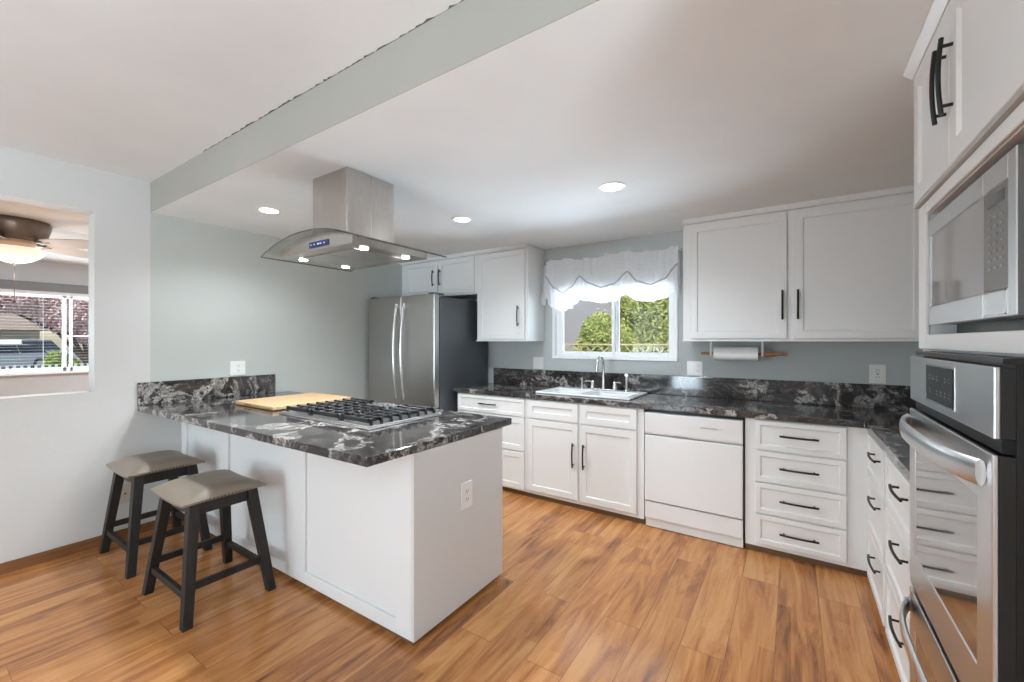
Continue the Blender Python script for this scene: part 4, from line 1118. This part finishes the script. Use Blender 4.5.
# lattice-topped fence
t = Thing('lattice_fence', 'tan wooden lattice fence top just outside the kitchen window', 'fence', (-2.2, 5.9, GZ))
FYL = 5.9; zt, zb = 1.335, 1.13
t.part('boards', BX(-6, 2, FYL-.01, FYL+.01, GZ, zb-.04), M_LATT)
bm = B(); box(bm, -6, 2, FYL-.025, FYL+.025, zt-.02, zt); box(bm, -6, 2, FYL-.025, FYL+.025, zb-.04, zb); t.part('rail', bm, M_LATT)
bm = B(); h = zt-.02-zb
k = -6.0
while k < 2:
    for s in (1, -1):
        a, b = (k, k+h) if s > 0 else (k+h, k)
        w = .012
        prism(bm, [(a-w, zb), (a+w, zb), (b+w, zt-.02), (b-w, zt-.02)], FYL+.002*s, FYL+.002*s+.007*s, 'y')
    k += .20
t.part('lattice', bm, M_LATT)
bm = B()
for x in (-5.9, -4.1, -.75, .9): box(bm, x-.045, x+.045, FYL+.03, FYL+.12, GZ, zt-.03)
t.part('posts', bm, M_LATT)

# street seen through the living room window
t = Thing('street_house', 'tan house with brown roof and garage door across the street', 'building', (-60, 2, GZ))
t.part('wall', BX(-66, -56, -12, 8.0, GZ, 2.45), M_HOUSE)
bm = B(); prism(bm, [(-55, 2.35), (-67, 2.35), (-61, 4.3)], -12.6, 8.8, 'y'); t.part('roof', bm, M_ROOF)
bm = B(); box(bm, -56, -55.93, 4.6, 7.4, GZ+.02, 2.0)
for k in range(4): box(bm, -55.93, -55.9, 4.65, 7.35, GZ+.1+k*.55, GZ+.15+k*.55)
t.part('garage_door', bm, mat('grey_garage_door', (.36, .33, .3), .7))
t.part('window', BX(-56, -55.92, 0, 2.6, .9, 1.9), M_CARG)
def car(name, label, cx, cy, L, W, H, body, m, rot=0):
    """side outline in (y,z) swept across x, with narrower roof"""
    t = Thing(name, label, 'car', (cx, cy, GZ)); t.o.rotation_euler.z = rot
    z0 = GZ+.02
    lower, upper_ = body
    bm = B(); prism(bm, [(cy+a*L/2, z0+b) for a, b in lower], cx-W/2, cx+W/2, 'x'); bd = t.part('body', bm, m, bevel=.06)
    bm = B(); A = [bm.verts.new((cx-W*.36 if b > .9*H else cx-W*.47, cy+a*L/2, z0+b)) for a, b in upper_]; Bv = [bm.verts.new((cx+W*.36 if b > .9*H else cx+W*.47, cy+a*L/2, z0+b)) for a, b in upper_]
    bm.faces.new(A); bm.faces.new(Bv[::-1])
    for i in range(len(A)): bm.faces.new((A[i], Bv[i], Bv[(i+1) % len(A)], A[(i+1) % len(A)]))
    t.part('cabin', bm, m, bevel=.04)
    # side windows
    ys_ = [a for a, b in upper_]; ztop = max(b for a, b in upper_); zbt = min(b for a, b in upper_)
    yb0, yb1 = min(a for a, b in upper_ if b > .9*H), max(a for a, b in upper_ if b > .9*H)
    bm = B()
    for a, b in ((yb0, (yb0+yb1)/2-.02), ((yb0+yb1)/2+.02, yb1)):
        la = (ys_ and min(ys_)+.06) if a == yb0 else a
        lb = max(ys_)-.06 if b == yb1 else b
        P = [(cy+la*L/2, z0+zbt+.05), (cy+lb*L/2, z0+zbt+.05), (cy+b*L/2, z0+ztop-.08), (cy+a*L/2, z0+ztop-.08)]
        q = [bm.verts.new((cx+W*(.475 if i < 2 else .378), y, z)) for i, (y, z) in enumerate(P)]
        r = [bm.verts.new(v.co+Vector((.02, 0, 0))) for v in q]
        bm.faces.new(q); bm.faces.new(r[::-1])
        for i in range(4): bm.faces.new((q[i], r[i], r[(i+1) % 4], q[(i+1) % 4]))
    t.part('side_windows', bm, M_CARG)
    for s in (-.62, .62):
        for sx in (-1, 1):
            bm = B(); lathe(bm, (cx+sx*(W/2-.09), cy+s*L/2, GZ+.36), [(.2, -.11), (.34, -.10), (.34, .10), (.2, .11)], 22, 'x'); w = t.part('wheel', bm, M_TYRE, smooth=True)
            bm = B(); lathe(bm, (cx+sx*(W/2-.09)+sx*.112, cy+s*L/2, GZ+.36), [(.19, -.004), (.19, .004), (.05, .012)], 12, 'x'); t.part('hubcap', bm, M_CARS, w)
LOW = [(-.98, .35), (-1, .6), (-.97, .85), (-.9, .92), (.55, .95), (.9, .86), (.99, .7), (1, .35), (.85, .22), (-.85, .22)]
car('parked_car', 'white parked suv behind the silver car on the street', -43.5, 6.0, 5.1, 1.9, 1.78,
    (LOW, [(-.95, .9), (.42, .9), (.10, 1.66), (-.05, 1.72), (-.82, 1.70), (-.88, 1.62)]), M_CARW, math.radians(50))
car('parked_car', 'silver parked car nearest the living room window', -34.5, 3.3, 4.5, 1.8, 1.45,
    (LOW, [(-.55, .9), (.9, .9), (.62, 1.36), (.35, 1.45), (-.15, 1.43), (-.25, 1.36)]), M_CARS, math.radians(40))
shrub('blossom_tree', 'pink blossoming tree behind the parked cars', 'tree',
      [((-38, 6.6, 3.3), (1.5, 1.8, 1.5)), ((-38, 4.6, 3.9), (1.5, 1.7, 1.0)), ((-38, 8.3, 2.7), (1.5, 1.5, 1.9)), ((-38, 2.8, 4.1), (1.5, 1.6, .9)), ((-38, 7.6, 2.0), (1.2, .8, .9))], 3600, .12, M_PINK, (-38, 7.6, .14), 11)
shrub('hedge_bush', 'round yellow-green bush beside the parked cars', 'bush',
      [((-30, 4.85, .35), (.6, .45, .55)), ((-30, 5.3, .15), (.5, .4, .4))], 1500, .07, M_HEDGE, (-30, 4.9, .05), 13)
t = Thing('picket_fence', 'low white picket fence along the far side of the lawn', 'fence', (-21.6, 5, GZ))
bm = B(); box(bm, -21.63, -21.6, -6, 12, .38, .43); box(bm, -21.63, -21.6, -6, 12, .0, .05); t.part('rail', bm, M_CARW)
bm = B()
y = -6
while y < 12: box(bm, -21.6, -21.58, y, y+.07, GZ+.02, .55); y += .16
p = t.part('pickets', bm, M_CARW)
